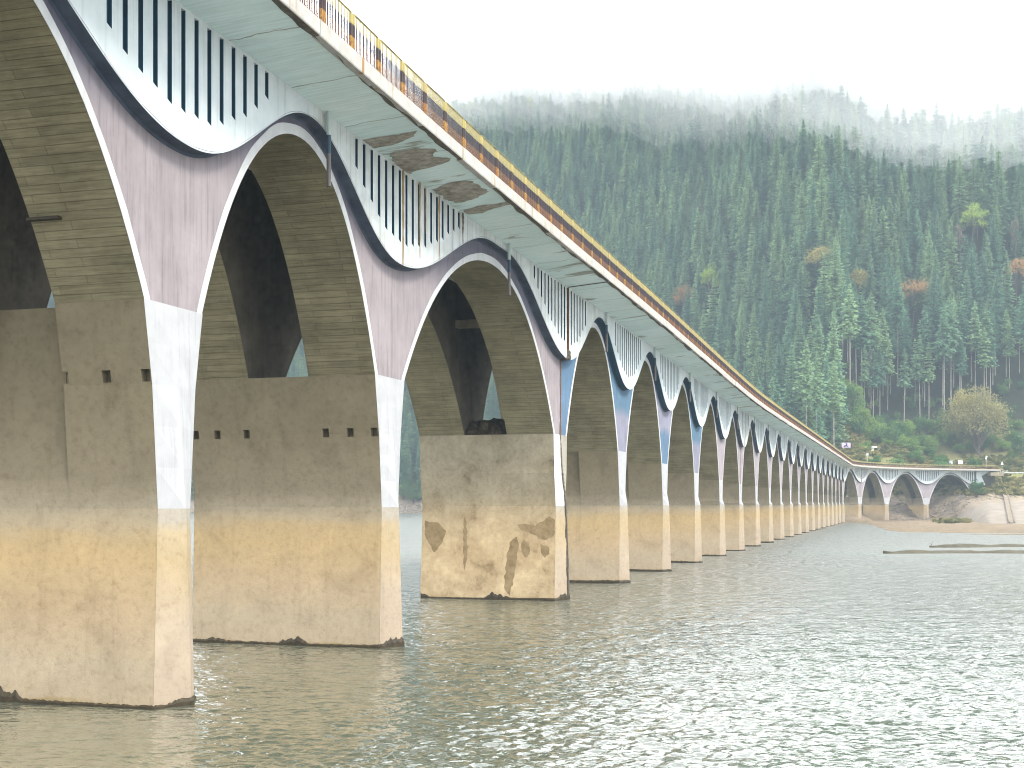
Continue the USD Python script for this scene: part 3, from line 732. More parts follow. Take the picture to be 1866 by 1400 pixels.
# --- joint gaps: dark seams with crumbling edges, and a corbel under each
for i in JOINTS:
    zs = zspr(i)
    sz = float(soff(S[i]))
    j = empty("expansion_joint", via)
    obj("seam", mapped(lbox(S[i] - 0.26, S[i] + (0.26 if i < NP - 1 else 0.4), 0.011, 0.14, sz - 4.3, sz + 0.05)), M_RUST if i == 4 else M_ALGAE, j)
    if i < NP - 1:
        st = [lbox(S[i] - 0.10 + 0.03 * math.sin(k * 1.9), S[i] + 0.08 + 0.03 * math.cos(k * 2.3), 0.011, 0.03, zs + k * 0.5, zs + k * 0.5 + 0.52) for k in range(max(1, int((sz - 4.3 - zs) / 0.5) + 1))]
        obj("cracked_strip", mapped(cat(st)), M_RUST, j)
    V = [(S[i] + a_, o_, sz + 0.225 * (o_ - Q) / OVER_ - 0.010) for o_ in (Q, Q + OVER - 0.02) for a_ in (-(0.16 if i == 4 else 0.07), (0.16 if i == 4 else 0.07))]
    obj("soffit_seam", mapped(trimesh.Trimesh(V, [[0, 1, 3], [0, 3, 2]], process=False)), M_DRIP, j)
    if i == 4:
        obj("pale_strip", mapped(lbox(S[i] - 0.24, S[i] - 0.04, 0.10, 0.30, sz - 4.2, sz + 0.04)), M_NOSE, j)
        pe = [lbox(S[i] + 0.252, S[i] + 0.258, 0.10, Q - 0.004, sz - 4.35, sz)]
        obj("seam_end", mapped(cat(pe)), M_RUST, j)
        obj("pale_strip", mapped(lbox(S[i] + 0.240, S[i] + 0.249, 0.20, 0.37, sz - 4.1, sz - 0.02)), M_NOSE, j)
        ck = []
        for k in range(40):
            z_ = 0.4 + (zs + 0.4) * k / 40
            p_ = float(nose_p(i, min(z_, zs)))
            w_ = 0.07 + 0.10 * float(meshkit.noise(np.array([k * 0.6, 2.0, 1.0]), 5))
            d_ = 0.10 * (float(meshkit.noise(np.array([k * 0.45, 7.0, 1.0]), 6)) - 0.5)
            ck.append(lbox(S[i] + d_ - w_ - 0.06, S[i] + d_ + w_ - 0.06, p_ - 0.25, p_ + 0.022, z_, z_ + (zs + 0.4) / 40 + 0.02))
        obj("crumbled_seam", mapped(cat(ck)), M_DRIP, j)
        lumps = []
        for k in range(9):
            b_ = trimesh.creation.icosphere(2, 0.16 + 0.1 * rng.random())
            b_.vertices *= np.array([1.2, 0.8, 0.9]) * (1 + 0.35 * (meshkit.noise(b_.vertices * 7 + k, 3)[:, None] - 0.5))
            b_.apply_translation([S[i] - 0.35 + 0.7 * rng.random(), 0.25 + 0.25 * rng.random(), sz - 4.45 + 0.35 * rng.random()])
            lumps.append(b_)
        obj("corbel_rubble", mapped(cat(lumps)), M_CONC, j)
        beam = [lbox(S[i] - 3.3, S[i] - 2.6, -W + 2.95, -2.95, sz - 2.7, sz - 2.25)]
        obj("cross_beam", mapped(cat(beam)), M_PIERJ, j)
        obj("cross_wall", mapped(lbox(S[i] - 2.75, S[i] - 2.5, -W + 2.95, -2.95, sz - 2.25, sz + 0.1)), M_CONC, j)
        rub = []
        for k in range(40):
            b_ = trimesh.creation.icosphere(1, 0.2 + 0.3 * rng.random())
            b_.vertices *= 1 + 0.4 * (meshkit.noise(b_.vertices * 5 + k, 3)[:, None] - 0.5)
            b_.apply_translation([S[i] - 1.1 + 2.0 * rng.random(), -W + 3.2 + 2.4 * rng.random(), zs + 0.1 + 0.7 * rng.random() ** 2])
            rub.append(b_)
        obj("sill_rubble", mapped(cat(rub)), M_ALGAE, j)

# --- damp stains on the joint pier's face and a bar stub in the nearest arch
def face_patch(i, pts, seed):
    q = [((x - 1009) / 240 * 8.8, 6.0 - (y - 918) * 0.0344) for x, y in pts]
    c = Polygon(q).buffer(0.12).buffer(-0.10).segmentize(0.06)
    xy = np.array(c.exterior.coords)
    xy = xy + 0.10 * (np.stack([meshkit.fbm(np.stack([xy[:, 0] * 4, xy[:, 1] * 4, 0 * xy[:, 0] + k], -1), 3, seed + k) for k in (0, 5)], 1) - 0.5) * 2
    poly = Polygon(xy).buffer(0)
    out = []
    for g_ in (poly.geoms if hasattr(poly, "geoms") else [poly]):
        v, f = trimesh.creation.triangulate_polygon(g_, engine="earcut")
        v3 = np.array([(S[i] - float(half_w(i, z)) - 0.008, o, z) for o, z in v])
        out.append(trimesh.Trimesh(v3, f, process=False))
    return cat(out)
M_STAIN = plain("damp_brown_stain", (0.17, 0.115, 0.05), (0.30, 0.215, 0.115), 2.5, 0.8, 0.3, 0.3)
sg_ = empty("damp_stains", via)
for k, pts in enumerate(([(940, 978), (945, 990), (941, 1030), (935, 1060), (929, 1085), (922, 1075), (921, 1050), (925, 1010), (932, 985)], [(955, 985), (963, 990), (966, 1005), (958, 1016), (951, 1005), (950, 990)],
                         [(985, 990), (997, 996), (1000, 1008), (990, 1014), (983, 1005)], [(775, 950), (800, 955), (812, 970), (808, 985), (800, 1000), (792, 1006), (785, 995), (775, 975)],
                         [(945, 955), (975, 958), (1000, 940), (1007, 950), (1007, 975), (990, 985), (970, 972), (950, 965)], [(846, 945), (851, 950), (852, 1010), (849, 1040), (845, 1000)])):
    obj("stain", mapped(face_patch(4, pts, 50 + k)), M_STAIN, sg_)
s_, z_ = intrados(1)
k_ = int(np.argmin(abs(z_[25:] - 14.4))) + 25
obj("bar_stub", mapped(cat([lbox(s_[k_] - 0.20, s_[k_] + 0.1, -3.0, -1.95, z_[k_] - 0.05, z_[k_] + 0.03)])), M_ALGAE, via)

# brown stained patches on the deck's underside, where the leaks come through
def soffit_patch(pts, seed):
    q = []
    for zx, zy in pts:
        px, py = 500 + zx * 0.3216, zy * 0.3216
        z_, s_, o_ = 20.0, 60.0, 1.5
        for _ in range(12):
            Yq = (z_ - CAM_H) * 2400 / (918 - py); Xq = (px - 933) / 2400 * Yq
            s_ = (Xq + 22.2) * math.sin(PHI) + Yq * COS
            o_ = (Xq + 22.2) * COS - Yq * math.sin(PHI)
            z_ = float(soff(s_)) + 0.225 * (o_ - Q) / (OVER - 0.02)
        q.append((s_, min(max(o_, Q + 0.02), Q + OVER - 0.05)))
    c = Polygon(q).buffer(0.05).segmentize(0.08)
    xy = np.array(c.exterior.coords)
    xy = xy + 0.5 * (np.stack([meshkit.fbm(np.stack([xy[:, 0] * 2.5, xy[:, 1] * 1.2, 0 * xy[:, 0] + k + seed], -1), 4, seed + k) for k in (0, 5)], 1) - 0.5)
    xy[:, 1] = np.clip(xy[:, 1], Q + 0.01, Q + OVER - 0.04)
    out = []
    poly = Polygon(xy).buffer(0)
    for g_ in (poly.geoms if hasattr(poly, "geoms") else [poly]):
        v, f = trimesh.creation.triangulate_polygon(g_, engine="earcut")
        out.append(trimesh.Trimesh([(a_, b_, float(soff(a_)) + 0.225 * (b_ - Q) / (OVER - 0.02) - 0.012) for a_, b_ in v], f, process=False))
    return cat(out)
sp_ = empty("soffit_stains", via)
for k, pts in enumerate(([(515, 800), (640, 772), (805, 745), (790, 775), (650, 822), (560, 838)], [(640, 872), (780, 842), (905, 850), (885, 890), (985, 900), (950, 930), (820, 962), (760, 985), (690, 935)],
                         [(895, 1070), (1000, 1040), (1090, 1020), (1165, 1050), (1200, 1090), (1120, 1130), (1030, 1150), (960, 1122)], [(1075, 1190), (1200, 1160), (1345, 1140), (1340, 1150), (1180, 1205), (1100, 1215)])):
    obj("stain", mapped(soffit_patch(pts, 70 + 9 * k)), M_SPALL, sp_)
# brown leaks running down the second panel
lk = empty("leak_streaks", via)
for yv, w_, dn in ((56.0, 0.11, 1.0), (57.9, 0.09, 0.9), (60.25, 0.10, 1.0), (63.4, 0.13, 1.0), (58.6, 0.05, 0.6)):
    s0_ = yv / COS
    top_ = float(soff(s0_)); bot_ = top_ - float(panel_depth(3, s0_)) * dn + 0.03
    V, F = [], []
    for k in range(30):
        u = k / 29
        ww = w_ * (1.25 - 0.75 * u) * (0.6 + 0.8 * float(meshkit.noise(np.array([k * 0.7, yv, 0.0]), 3)))
        o_ = 0.05 * (float(meshkit.noise(np.array([k * 0.25, yv * 3, 4.0]), 2)) - 0.5)
        V += [(s0_ + o_ - ww, Q + 0.004, top_ + (bot_ - top_) * u), (s0_ + o_ + ww, Q + 0.004, top_ + (bot_ - top_) * u)]
        if k: F += [[2 * k - 2, 2 * k - 1, 2 * k + 1], [2 * k - 2, 2 * k + 1, 2 * k]]
    obj("streak", mapped(trimesh.Trimesh(V, F, process=False)), M_STAIN if w_ < 0.12 else M_DRIP, lk)

# --- deck slab, edge beams, drain pipes
def sweep(sec, s0, s1, step, uvrow=None):
    """sec: list of (off, dz above the soffit line); closed"""
    ss = np.arange(s0, s1 - 1e-6, step); ss = np.append(ss, s1)
    n = len(sec); V, F, UV = [], [], []
    for x in ss:
        zz = float(soff(x))
        for (o, d) in sec:
            V.append((x, o, zz + d)); UV.append((x, o + 50))
    for k in range(len(ss) - 1):
        for j in range(n):
            a, b = k * n + j, k * n + (j + 1) % n
            F += [[a, b, b + n], [a, b + n, a + n]]
    e = (len(ss) - 1) * n
    for j in range(1, n - 1):
        F += [[0, j + 1, j], [e, e + j, e + j + 1]]
    return np.array(V), np.array(F), np.array(UV)
OE = Q + OVER
ends = [S[1] - 8.0] + [S[j] for j in JOINTS] + [S_END]
for a, b in zip(ends[:-1], ends[1:]):
    V, F, UV = sweep([(0.0, 0.0), (Q, 0.0), (OE - 0.02, 0.225), (OE - 0.02, 0.62), (-W - OE + 0.1, 0.62), (-W - OE + 0.1, 0.28), (-W - Q, 0.0), (-W, 0.0)], a + 0.03, b - 0.03, 2.2)
    mm = trimesh.Trimesh(M(V), F, process=False)
    if mm.volume < 0: mm = trimesh.Trimesh(mm.vertices, F[:, ::-1], process=False)
    obj("deck_slab", mm, M_SOFFIT, via, uv=UV)
    # ragged dark drip edge under the edge beam
    ss = np.arange(a + 0.05, b - 0.05, 0.25)
    V, F = [], []
    for k_, x_ in enumerate(ss):
        w_ = 0.10 + 0.42 * max(0.0, float(meshkit.fbm(np.array([x_ * 0.55, 3.0, 0.0]), 4, 8)) - 0.38)
        zz_ = float(soff(x_))
        V += [(x_, OE + 0.012, zz_ + 0.196), (x_, OE - 0.05 - w_, zz_ + 0.196 - 0.016 - 0.006 * math.sin(x_ * 3))]
        if k_: F += [[2 * k_ - 2, 2 * k_ - 1, 2 * k_ + 1], [2 * k_ - 2, 2 * k_ + 1, 2 * k_]]
    obj("drip_edge", mapped(trimesh.Trimesh(V, F, process=False)), M_DRIP, via)
x = S[1] - 8.0
while x < S_END - 0.5:
    b = min(x + 4.6, S_END)
    jz, jo = rng.normal(0, 0.012), rng.normal(0, 0.008)
    V, F, UV = sweep([(OE - 0.24, 0.20 + jz), (OE + 0.03 + jo, 0.20 + jz), (OE + 0.05 + jo, 0.24 + jz), (OE + 0.05 + jo, 0.71), (OE + 0.02 + jo, 0.74), (OE - 0.24, 0.74)], x + 0.006, b - 0.006, 1.15)
    mm = trimesh.Trimesh(M(V), F, process=False)
    if mm.volume < 0: mm = trimesh.Trimesh(mm.vertices, F[:, ::-1], process=False)
    obj("edge_beam", mm, M_FASCIA, via)
    x = b
for i in range(1, NP - 1):
    c = (S[i] + S[i + 1]) / 2 + 1.0
    sz = float(soff(c))
    pts = np.array([(c, Q + 0.16, sz + 0.1 - k * 2.85 / 8) for k in range(9)])
    t = tube(pts, 0.085, 10)
    vv = np.clip((t.vertices[:, 2] - (sz - 2.75)) / 2.85, 0, 1)
    UV = np.stack([0 * vv, vv], 1)
    obj("drain_pipe", trimesh.Trimesh(M(t.vertices), t.faces[:, ::-1], process=False), M_PIPE, via, smooth=True, uv=UV)

# --- railing: one panel with its posts, rails and bars, repeated
RL, RH = 2.30, 1.30
M_TOPRAIL = plain("weathered_top_rail", (0.05, 0.038, 0.02), (0.30, 0.24, 0.08), 3.0, 0.7, 0.3)
M_BARS = railing_mat("banded_bar_paint", (0.30, 0.25, 0.11), (0.02, 0.02, 0.03), (0.16, 0.085, 0.045), (0.07, 0.03, 0.02))
def rail_parts(root, mt, bt):
    def put(name, m, mt=mt):
        uv = np.stack([m.vertices[:, 0], m.vertices[:, 2] / RH], 1)
        return usdkit.mesh(stage, numbered(str(root.GetPath()) + "/" + name), m, mt, uv=uv)
    def sub(m):
        v, f = trimesh.remesh.subdivide_to_size(m.vertices, m.faces, 0.25)
        return trimesh.Trimesh(v, f, process=False)
    for x0 in (0.02, RL - 0.16):
        put("post", sub(bx(x0, x0 + 0.14, -0.04, 0.04, 0, RH - 0.06)))
    arc = [(0.07, 0, RH - 0.09), (0.085, 0, RH - 0.04), (0.14, 0, RH - 0.02), (RL / 2, 0, RH - 0.015), (RL - 0.14, 0, RH - 0.02), (RL - 0.085, 0, RH - 0.04), (RL - 0.07, 0, RH - 0.09)]
    put("top_rail", tube(arc, 0.036, 6), M_TOPRAIL)
    put("bottom_rail", sub(bx(0.0, RL, -0.05, 0.05, 0.0, 0.07)), M_RUST)
    bars = []
    for k in range(16):
        xx = 0.24 + (RL - 0.48) * k / 15
        bars.append(sub(bx(xx - 0.019, xx + 0.019, -0.012, 0.012, 0.06, RH - 0.03)))
    tag(put("bars", cat(bars), bt), kind="stuff")
protos = []
for nm, mt in (("railing_source", M_RAIL), ("rusted_railing_source", M_RAILR)):
    cp = stage.CreateClassPrim("/World/" + nm)
    rail_parts(cp, mt, M_BARS)
    protos.append(cp)
def place_frame(path, src, p, ex, ey, ez):
    x = UsdGeom.Xform.Define(stage, path)
    x.AddTransformOp().Set(Gf.Matrix4d(*[float(v) for v in (*ex, 0, *ey, 0, *ez, 0, *p, 1)]))
    x.GetPrim().GetReferences().AddInternalReference(src.GetPath())
    x.GetPrim().SetInstanceable(True)
    return x
x = S[1] - 7.5
k = 0
while x + RL < S_END + 0.2:
    for off, on in ((OE - 0.10, True), (-W - OE + 0.10, x > 330)):
        if not on: continue
        a = M(np.array([x, off, float(soff(x)) + 0.745])); b = M(np.array([x + RL, off, float(soff(x + RL)) + 0.745]))
        ex = (b - a) / RL
        ez = np.array([0, 0, 1.0]); ey = np.cross(ez, ex); ey /= np.linalg.norm(ey)
        src = protos[1] if (rng.random() < np.interp(x, [80, 130], [0.1, 0.9])) else protos[0]
        place_frame(numbered(str(via.GetPath()) + "/railing_panel"), src, a, ex, ey, ez)
    x += RL
    k += 1

# --- abutment at the far end: wing wall and bearing block
ab = empty("abutment", via)
sE = S[NP - 1]
zE = float(soff(sE))
wing = Polygon([(sE + 0.35, zE + 0.02), (S_END - 2.5, zE + 0.02), (S_END - 5.5, zE - 1.6), (sE + 3.4, zE - 4.6), (sE + 0.35, zE - 4.6)])
obj("wing_wall", mapped(extr(wing, -0.3, Q + 0.3), 2.0), M_PANEL, ab)
obj("back_wall", mapped(lbox(sE + 0.4, S_END - 0.5, -W, -0.3, zE - 6, zE - 0.02), 2.5), M_CONC, ab)
obj("bearing_block", mapped(lbox(S_END - 3.2, S_END + 1.2, -1.0, OE - 0.2, zE - 1.55, zE - 0.35)), M_PIERJ, ab)

# ------------------------------------------------------------------ trees
def leaf_mat(name, cols, trans=0.3, vary=0.25):
    c = [tuple(x * (1 - vary) for x in cols[0]), tuple(cols[0]), tuple(cols[1]), tuple(x * (1 + vary) for x in cols[1])]
    return mat(name, {
        "oi": ("object_info", {}), "g": POS, "n": ("noise_texture", {"scale": 0.6, "detail": 4.0, "roughness": 0.6}),
        "a": ("math", {"math_type": "multiply_add", "value2": 0.55}), "a2": ("math", {"math_type": "subtract", "value2": 0.0}),
        "h": ("math", {"math_type": "multiply", "value2": 0.5}),
        "r": ("rgb_ramp", {"ramp": [(0.15, c[0]), (0.4, c[1]), (0.65, c[2]), (0.9, c[3])]}),
        "d": ("diffuse_bsdf", {}), "t": ("translucent_bsdf", {}), "mx": ("mix_closure", {"fac": trans}),
    }, [("g.position", "n.vector"), ("n.fac", "h.value1"), ("oi.random", "a.value1"), ("h.value", "a.value3"), ("a.value", "r.fac"),
        ("r.color", "d.color"), ("r.color", "t.color"), ("d.BSDF", "mx.closure1"), ("t.BSDF", "mx.closure2")], surface="mx.closure")
M_SPRUCE = leaf_mat("spruce_needles", ((0.13, 0.25, 0.16), (0.23, 0.34, 0.17)), 0.42, 0.32)
M_BARK = plain("pale_bark", (0.16, 0.135, 0.11), (0.34, 0.30, 0.26), 2.0, 0.9, 0.5, 0.2)
M_BARKD = plain("dark_bark", (0.06, 0.05, 0.04), (0.13, 0.105, 0.085), 2.0, 0.9, 0.5, 0.2)
M_GREEN = leaf_mat("green_leaves", ((0.085, 0.165, 0.05), (0.16, 0.245, 0.065)), 0.3)
M_DEEP = leaf_mat("deep_green_leaves", ((0.06, 0.13, 0.055), (0.12, 0.20, 0.07)), 0.3)
M_LIME = leaf_mat("lime_leaves", ((0.24, 0.34, 0.07), (0.32, 0.42, 0.09)), 0.35, 0.1)
M_YELLOW = leaf_mat("yellowing_leaves", ((0.28, 0.25, 0.09), (0.38, 0.32, 0.11)), 0.35, 0.15)
M_ORANGE = leaf_mat("orange_leaves", ((0.30, 0.17, 0.075), (0.40, 0.24, 0.10)), 0.3, 0.15)
M_OLIVE = leaf_mat("olive_grey_leaves", ((0.15, 0.145, 0.06), (0.26, 0.235, 0.105)), 0.3)
M_DRY = leaf_mat("dry_twigs", ((0.20, 0.15, 0.12), (0.32, 0.25, 0.20)), 0.2)
M_GRASS = leaf_mat("rough_grass", ((0.13, 0.145, 0.05), (0.28, 0.245, 0.10)), 0.3)

def spruce(h, r, bare, seed, dens=1.0):
    """needle crown of one spruce: whorls of drooping boughs, each a ragged fan of faces with hanging sprays"""
    g = np.random.default_rng(seed)
    T = []
    z0 = h * bare
    nwh = int((h - z0) / 0.78 * dens)
    lop = g.uniform(0, 6.28)
    for k in range(nwh):
        u = (k + g.random() * 0.7) / nwh
        z = z0 + (h - z0) * u
        prof = (1 - u) ** 0.82 * min(1.0, 0.5 + u * 3.0) * (1 + 0.12 * math.sin(u * 19 + seed)) + 0.035
        nb = max(4, int(5 + 5 * (1 - u)))
        ph = g.random() * 6.28
        for b in range(nb):
            if g.random() < 0.12: continue
            a = ph + 6.283 * b / nb + g.normal(0, 0.25)
            L = r * prof * g.uniform(0.6, 1.2) * (1 + 0.12 * math.cos(a - lop))
            droop = g.uniform(0.25, 0.6) * (1.15 - u)
            ca, sa = math.cos(a), math.sin(a)
            ns = max(2, int(L / 0.95))
            for q in range(ns):
                f0, f1 = q / ns, (q + 1.2) / ns
                wd = (0.55 + 0.16 * L) * (1 - 0.5 * f0) * g.uniform(0.75, 1.3)
                c0 = np.array([ca * L * f0, sa * L * f0, z - droop * L * f0 ** 1.25 + g.normal(0, 0.06)])
                c1 = np.array([ca * L * f1, sa * L * f1, z - droop * L * min(f1, 1.1) ** 1.25 + 0.08 * L * f1])
                sd = np.array([-sa, ca, 0]) * wd
                hang = np.array([0, 0, -g.uniform(0.25, 0.75)])
                T.append((c0 + sd * 0.6, c0 - sd * 0.6, c1 + hang * 0.2))
                T.append((c0 + sd * 0.15, c1, (c0 + c1) / 2 + sd + hang))
                T.append((c0 - sd * 0.15, c1, (c0 + c1) / 2 - sd + hang))
    for w_ in (0, 1.05, 2.1):
        dx, dy = 0.26 * math.cos(w_), 0.26 * math.sin(w_)
        T.append(((dx, dy, h - 1.6), (-dx, -dy, h - 1.6), (0, 0, h + 0.5)))
    V = np.array(T).reshape(-1, 3)
    return trimesh.Trimesh(V, np.arange(len(V)).reshape(-1, 3), process=False)

def trunk(h, r, bend, seed, n=6):
    g = np.random.default_rng(seed)
    z = np.linspace(-1.5, h, 7)
    p = np.stack([bend * np.sin(z / h * 1.5) * g.uniform(-1, 1), bend * np.sin(z / h * 1.3) * g.uniform(-1, 1), z], 1)
    return tube(p, np.linspace(r, r * 0.15, 7), n)

def broadleaf(h, w, seed, nclump=26, nleaf=60, leaf=0.55, low=0.25, shape=1.0, lean=0.0):
    """crown as leaf faces gathered in clumps on the shell of a lumpy ellipsoid, plus limbs"""
    g = np.random.default_rng(seed)
    T, limbs = [], []
    cz = h * (low + 1) / 2; hz = h * (1 - low) / 2
    for c in range(nclump):
        d = g.normal(size=3); d /= np.linalg.norm(d)
        if d[2] < -0.55: d[2] *= -0.5
        rr = g.uniform(0.5, 0.95)
        taper = 1.0 - 0.25 * shape * max(0, d[2])
        ctr = np.array([d[0] * w / 2 * rr * taper + lean * d[2], d[1] * w / 2 * rr * taper, cz + d[2] * hz * rr])
        cr = g.uniform(0.13, 0.25) * w
        if c % 3 == 0:
            limbs.append(tube([(0, 0, h * low * 0.7), (ctr[0] * 0.4, ctr[1] * 0.4, h * low * 0.7 + (ctr[2] - h * low * 0.7) * 0.55), ctr], [0.012 * h, 0.007 * h, 0.002 * h], 4))
        for q in range(nleaf):
            v = g.normal(size=3); v /= np.linalg.norm(v)
            p = ctr + v * cr * g.uniform(0.55, 1.05) * np.array([1, 1, 0.75])
            a = g.normal(size=3); a /= np.linalg.norm(a); a = a * 0.75 + v * 0.2
            b = np.cross(a, g.normal(size=3)); b /= np.linalg.norm(b) + 1e-9
            s_ = leaf * g.uniform(0.6, 1.3)
            T.append((p - a * s_ * 0.5, p + b * s_ * 0.5, p + a * s_ * 0.6))
            T.append((p - a * s_ * 0.5, p + a * s_ * 0.6, p - b * s_ * 0.5))
    V = np.array(T).reshape(-1, 3)
    return trimesh.Trimesh(V, np.arange(len(V)).reshape(-1, 3), process=False), limbs

def tree_class(name, crown, crown_mat, tr, tr_mat):
    cp = stage.CreateClassPrim("/World/" + name)
    usdkit.mesh(stage, str(cp.GetPath()) + "/crown", crown, crown_mat)
    usdkit.mesh(stage, str(cp.GetPath()) + "/trunk", tr, tr_mat, smooth=True)
    return cp

SP = []
for k, (h, r, bare) in enumerate(((31, 4.7, 0.08), (35, 5.0, 0.14), (28, 4.2, 0.05), (37, 4.8, 0.20), (32, 5.4, 0.10), (26, 4.6, 0.04))):
    SP.append((tree_class(f"spruce_source_{k + 1:03d}", spruce(h, r, bare, 40 + k), M_SPRUCE, trunk(h * 0.97, 0.28, 0.2, k), M_BARKD), h, r))
SB = []
for k, (h, r, bare) in enumerate(((36, 4.2, 0.52), (39, 4.5, 0.56), (34, 3.9, 0.48))):
    SB.append((tree_class(f"bare_spruce_source_{k + 1:03d}", spruce(h, r, bare, 60 + k), M_SPRUCE, trunk(h * 0.97, 0.27, 0.35, 20 + k), M_BARK), h, r))

def instance(name, src, p, rz, sc, label, category, group=None):
    x = UsdGeom.Xform.Define(stage, numbered("/World/" + name))
    x.AddTranslateOp().Set(Gf.Vec3d(*map(float, p)))
    x.AddRotateZOp().Set(float(math.degrees(rz)))
    x.AddScaleOp().Set(Gf.Vec3f(*(float(c) for c in (sc if np.ndim(sc) else (sc, sc, sc)))))
    x.GetPrim().GetReferences().AddInternalReference(src.GetPath())
    x.GetPrim().SetInstanceable(True)
    tag(x, label, category, group)
    return x

def px_of(p):
    p = np.asarray(p, float)
    return 933 + 2400 * p[..., 0] / p[..., 1], 918 - 2400 * (p[..., 2] - CAM_H) / p[..., 1]

# forest: jittered grid over the hillside
g = np.random.default_rng(11)
cand = []
for y in np.arange(420, 1420, 7.8):
    w0, w1 = -0.42 * y, 0.47 * y
    xs = np.arange(w0, w1, 7.8)
    cand.append(np.stack([xs + g.uniform(-2.7, 2.7, len(xs)), y + g.uniform(-2.7, 2.3, len(xs))], 1))
cand = np.vstack(cand)
ex = np.stack([g.uniform(0.17, 0.47, 230), g.uniform(531, 556, 230)], 1)   # closer ranks along the lower edge
ex = np.stack([ex[:, 0] * ex[:, 1], ex[:, 1]], 1)
ex = ex[[k for k in range(len(ex)) if np.hypot(*(ex[:k] - ex[k]).T).min(initial=9) > 3.2]]
cand = np.vstack([cand[~((cand[:, 1] > 528) & (cand[:, 1] < 557) & (cand[:, 0] / cand[:, 1] > 0.17))], ex])
cz = terrain(cand[:, 0], cand[:, 1])
t_ = cand[:, 0] / cand[:, 1]
ysh = np.interp(t_, SH_T, SH_Y)
right = t_ > 0.25
edge = np.where(right, np.interp(t_, [0.25, 0.30, 0.345, 0.36, 0.40, 0.47], [530, 534, 531, 537, 537, 530]), ysh + 34)
ok = (cand[:, 1] > edge) & (cz > 9)
# clearings round the broadleaved trees placed by hand
HAND = [  # px, py of crown centre (photo pixels), crown height m, width m, material, label, category
    (1245, 540, 15, 13, "ORANGE", "russet brown broadleaved tree above the railing at mid span"),
    (1294, 512, 19, 11, "LIME", "lime green broadleaved tree right of the russet one above the railing"),
    (1773, 402, 17, 15, "LIME2", "round light green broadleaved tree standing high on the right slope"),
    (1500, 470, 12, 15, "YELLOW", "olive yellow tree top among dark spruces at mid slope"),
    (1562, 510, 10, 12, "YELLOW2", "small yellowing tree top below the olive yellow one"),
    (1665, 528, 12, 18, "ORANGE2", "orange tinged broad tree top in the dark spruces above the bend"),
    (1852, 500, 14, 18, "ORANGE3", "orange tree top at the right edge of the photo"),
    (967, 190, 16, 8, "LIME3", "pale lime tree fading into the fog left of the ridge"),
    (860, 196, 18, 14, "LIME4", "yellow green tree in the fog just above the railing"),
    (1272, 385, 14, 11, "DRY", "pinkish brown half bare tree among blue green spruces"),
    (1748, 432, 13, 5, "DRY2", "thin dead pinkish tree left below the round light green tree"),
    (1851, 425, 18, 6, "DRY3", "thin dead pinkish tree near the right edge high on the slope"),
]
def ray_ground(px, py):
    ys_ = np.arange(430, 1400, 1.0)
    xs_ = (px - 933) / 2400 * ys_
    zr_ = CAM_H + (918 - py) / 2400 * ys_
    d_ = terrain(xs_, ys_) - zr_
    k_ = np.argmax(d_ > 0) if (d_ > 0).any() else len(ys_) - 1
    return xs_[k_], ys_[k_]
hand = []
for (px, py, h, w, mname, lab) in HAND:
    # base lies below the crown centre by about the height seen over the neighbours
    yy0 = ray_ground(px, py)[1]
    for _ in range(4):
        zc_ = CAM_H + (918 - py) / 2400 * yy0
        base = zc_ - h * 0.5 - 12
        xx_, y_ = ray_ground(px, 918 - (base - CAM_H) * 2400 / yy0)
        yy0 = y_
    xx_ = (px - 933) / 2400 * yy0
    hand.append((xx_, yy0))
for (hx, hy) in hand:
    ok &= ~((np.hypot(cand[:, 0] - hx, cand[:, 1] - hy) < 7.0) | ((abs(cand[:, 0] / cand[:, 1] - hx / hy) * hy < 5) & (cand[:, 1] < hy) & (cand[:, 1] > hy - 20)))
cand, cz, t_, edge = cand[ok], cz[ok], t_[ok], edge[ok]
top_px = px_of(np.stack([cand[:, 0], cand[:, 1], cz + 30], 1))
inframe = (top_px[0] > -40) & (top_px[0] < 1906) & (px_of(np.stack([cand[:, 0], cand[:, 1], cz], 1))[1] > -60)
cand, cz, t_, edge = cand[inframe], cz[inframe], t_[inframe], edge[inframe]
n_tr = len(cand)
kind = g.integers(0, len(SP), n_tr)
scl = g.uniform(0.80, 1.28, n_tr) * np.where(g.random(n_tr) < 0.15, 0.75, 1.0)
rot = g.uniform(0, 6.28, n_tr)
wid = g.uniform(0.88, 1.15, n_tr)
row = cand[:, 1] - edge
barefront = (row < 24) & (t_ > 0.12)
# nearest ones that stand clear of the viaduct are things; the rest one mass
tp = px_of(np.stack([cand[:, 0], cand[:, 1], cz + 28 * scl], 1))
line_y = np.interp(tp[0], [600, 700, 860, 1000, 1100, 1200, 1300, 1400, 1480, 1560, 1600, 1820, 1866], [0, 68, 240, 370, 455, 545, 625, 705, 770, 830, 842, 848, 850])
seen = (tp[1] < line_y - 8) & (tp[0] > 640) & (tp[0] < 1866)
order = np.lexsort((cand[:, 1], ~seen))
solo = set(order[:288].tolist())
for k in sorted(solo, key=lambda q: cand[q, 1]):
    p = (cand[k, 0], cand[k, 1], cz[k] - 0.3)
    if barefront[k]:
        instance("bare_trunk_spruce", SB[kind[k] % 3][0], p, rot[k], (scl[k] * wid[k], scl[k] * wid[k], max(0.85, scl[k])), "tall dark spruce with a bare pale lower trunk at the forest's lower edge", "tree", "bare trunk spruces at the lower forest edge")
    else:
        instance("spruce_tree", SP[kind[k]][0], p, rot[k], (scl[k] * wid[k], scl[k] * wid[k], scl[k]), "dark green spruce packed among others on the lower wooded slope", "tree", "spruces on the lower slope")
rest = np.array([k for k in range(n_tr) if k not in solo])
pi = UsdGeom.PointInstancer.Define(stage, "/World/spruce_forest")
tag(pi, "dense blue green spruce forest climbing the hill into the fog", "forest", None, "stuff")
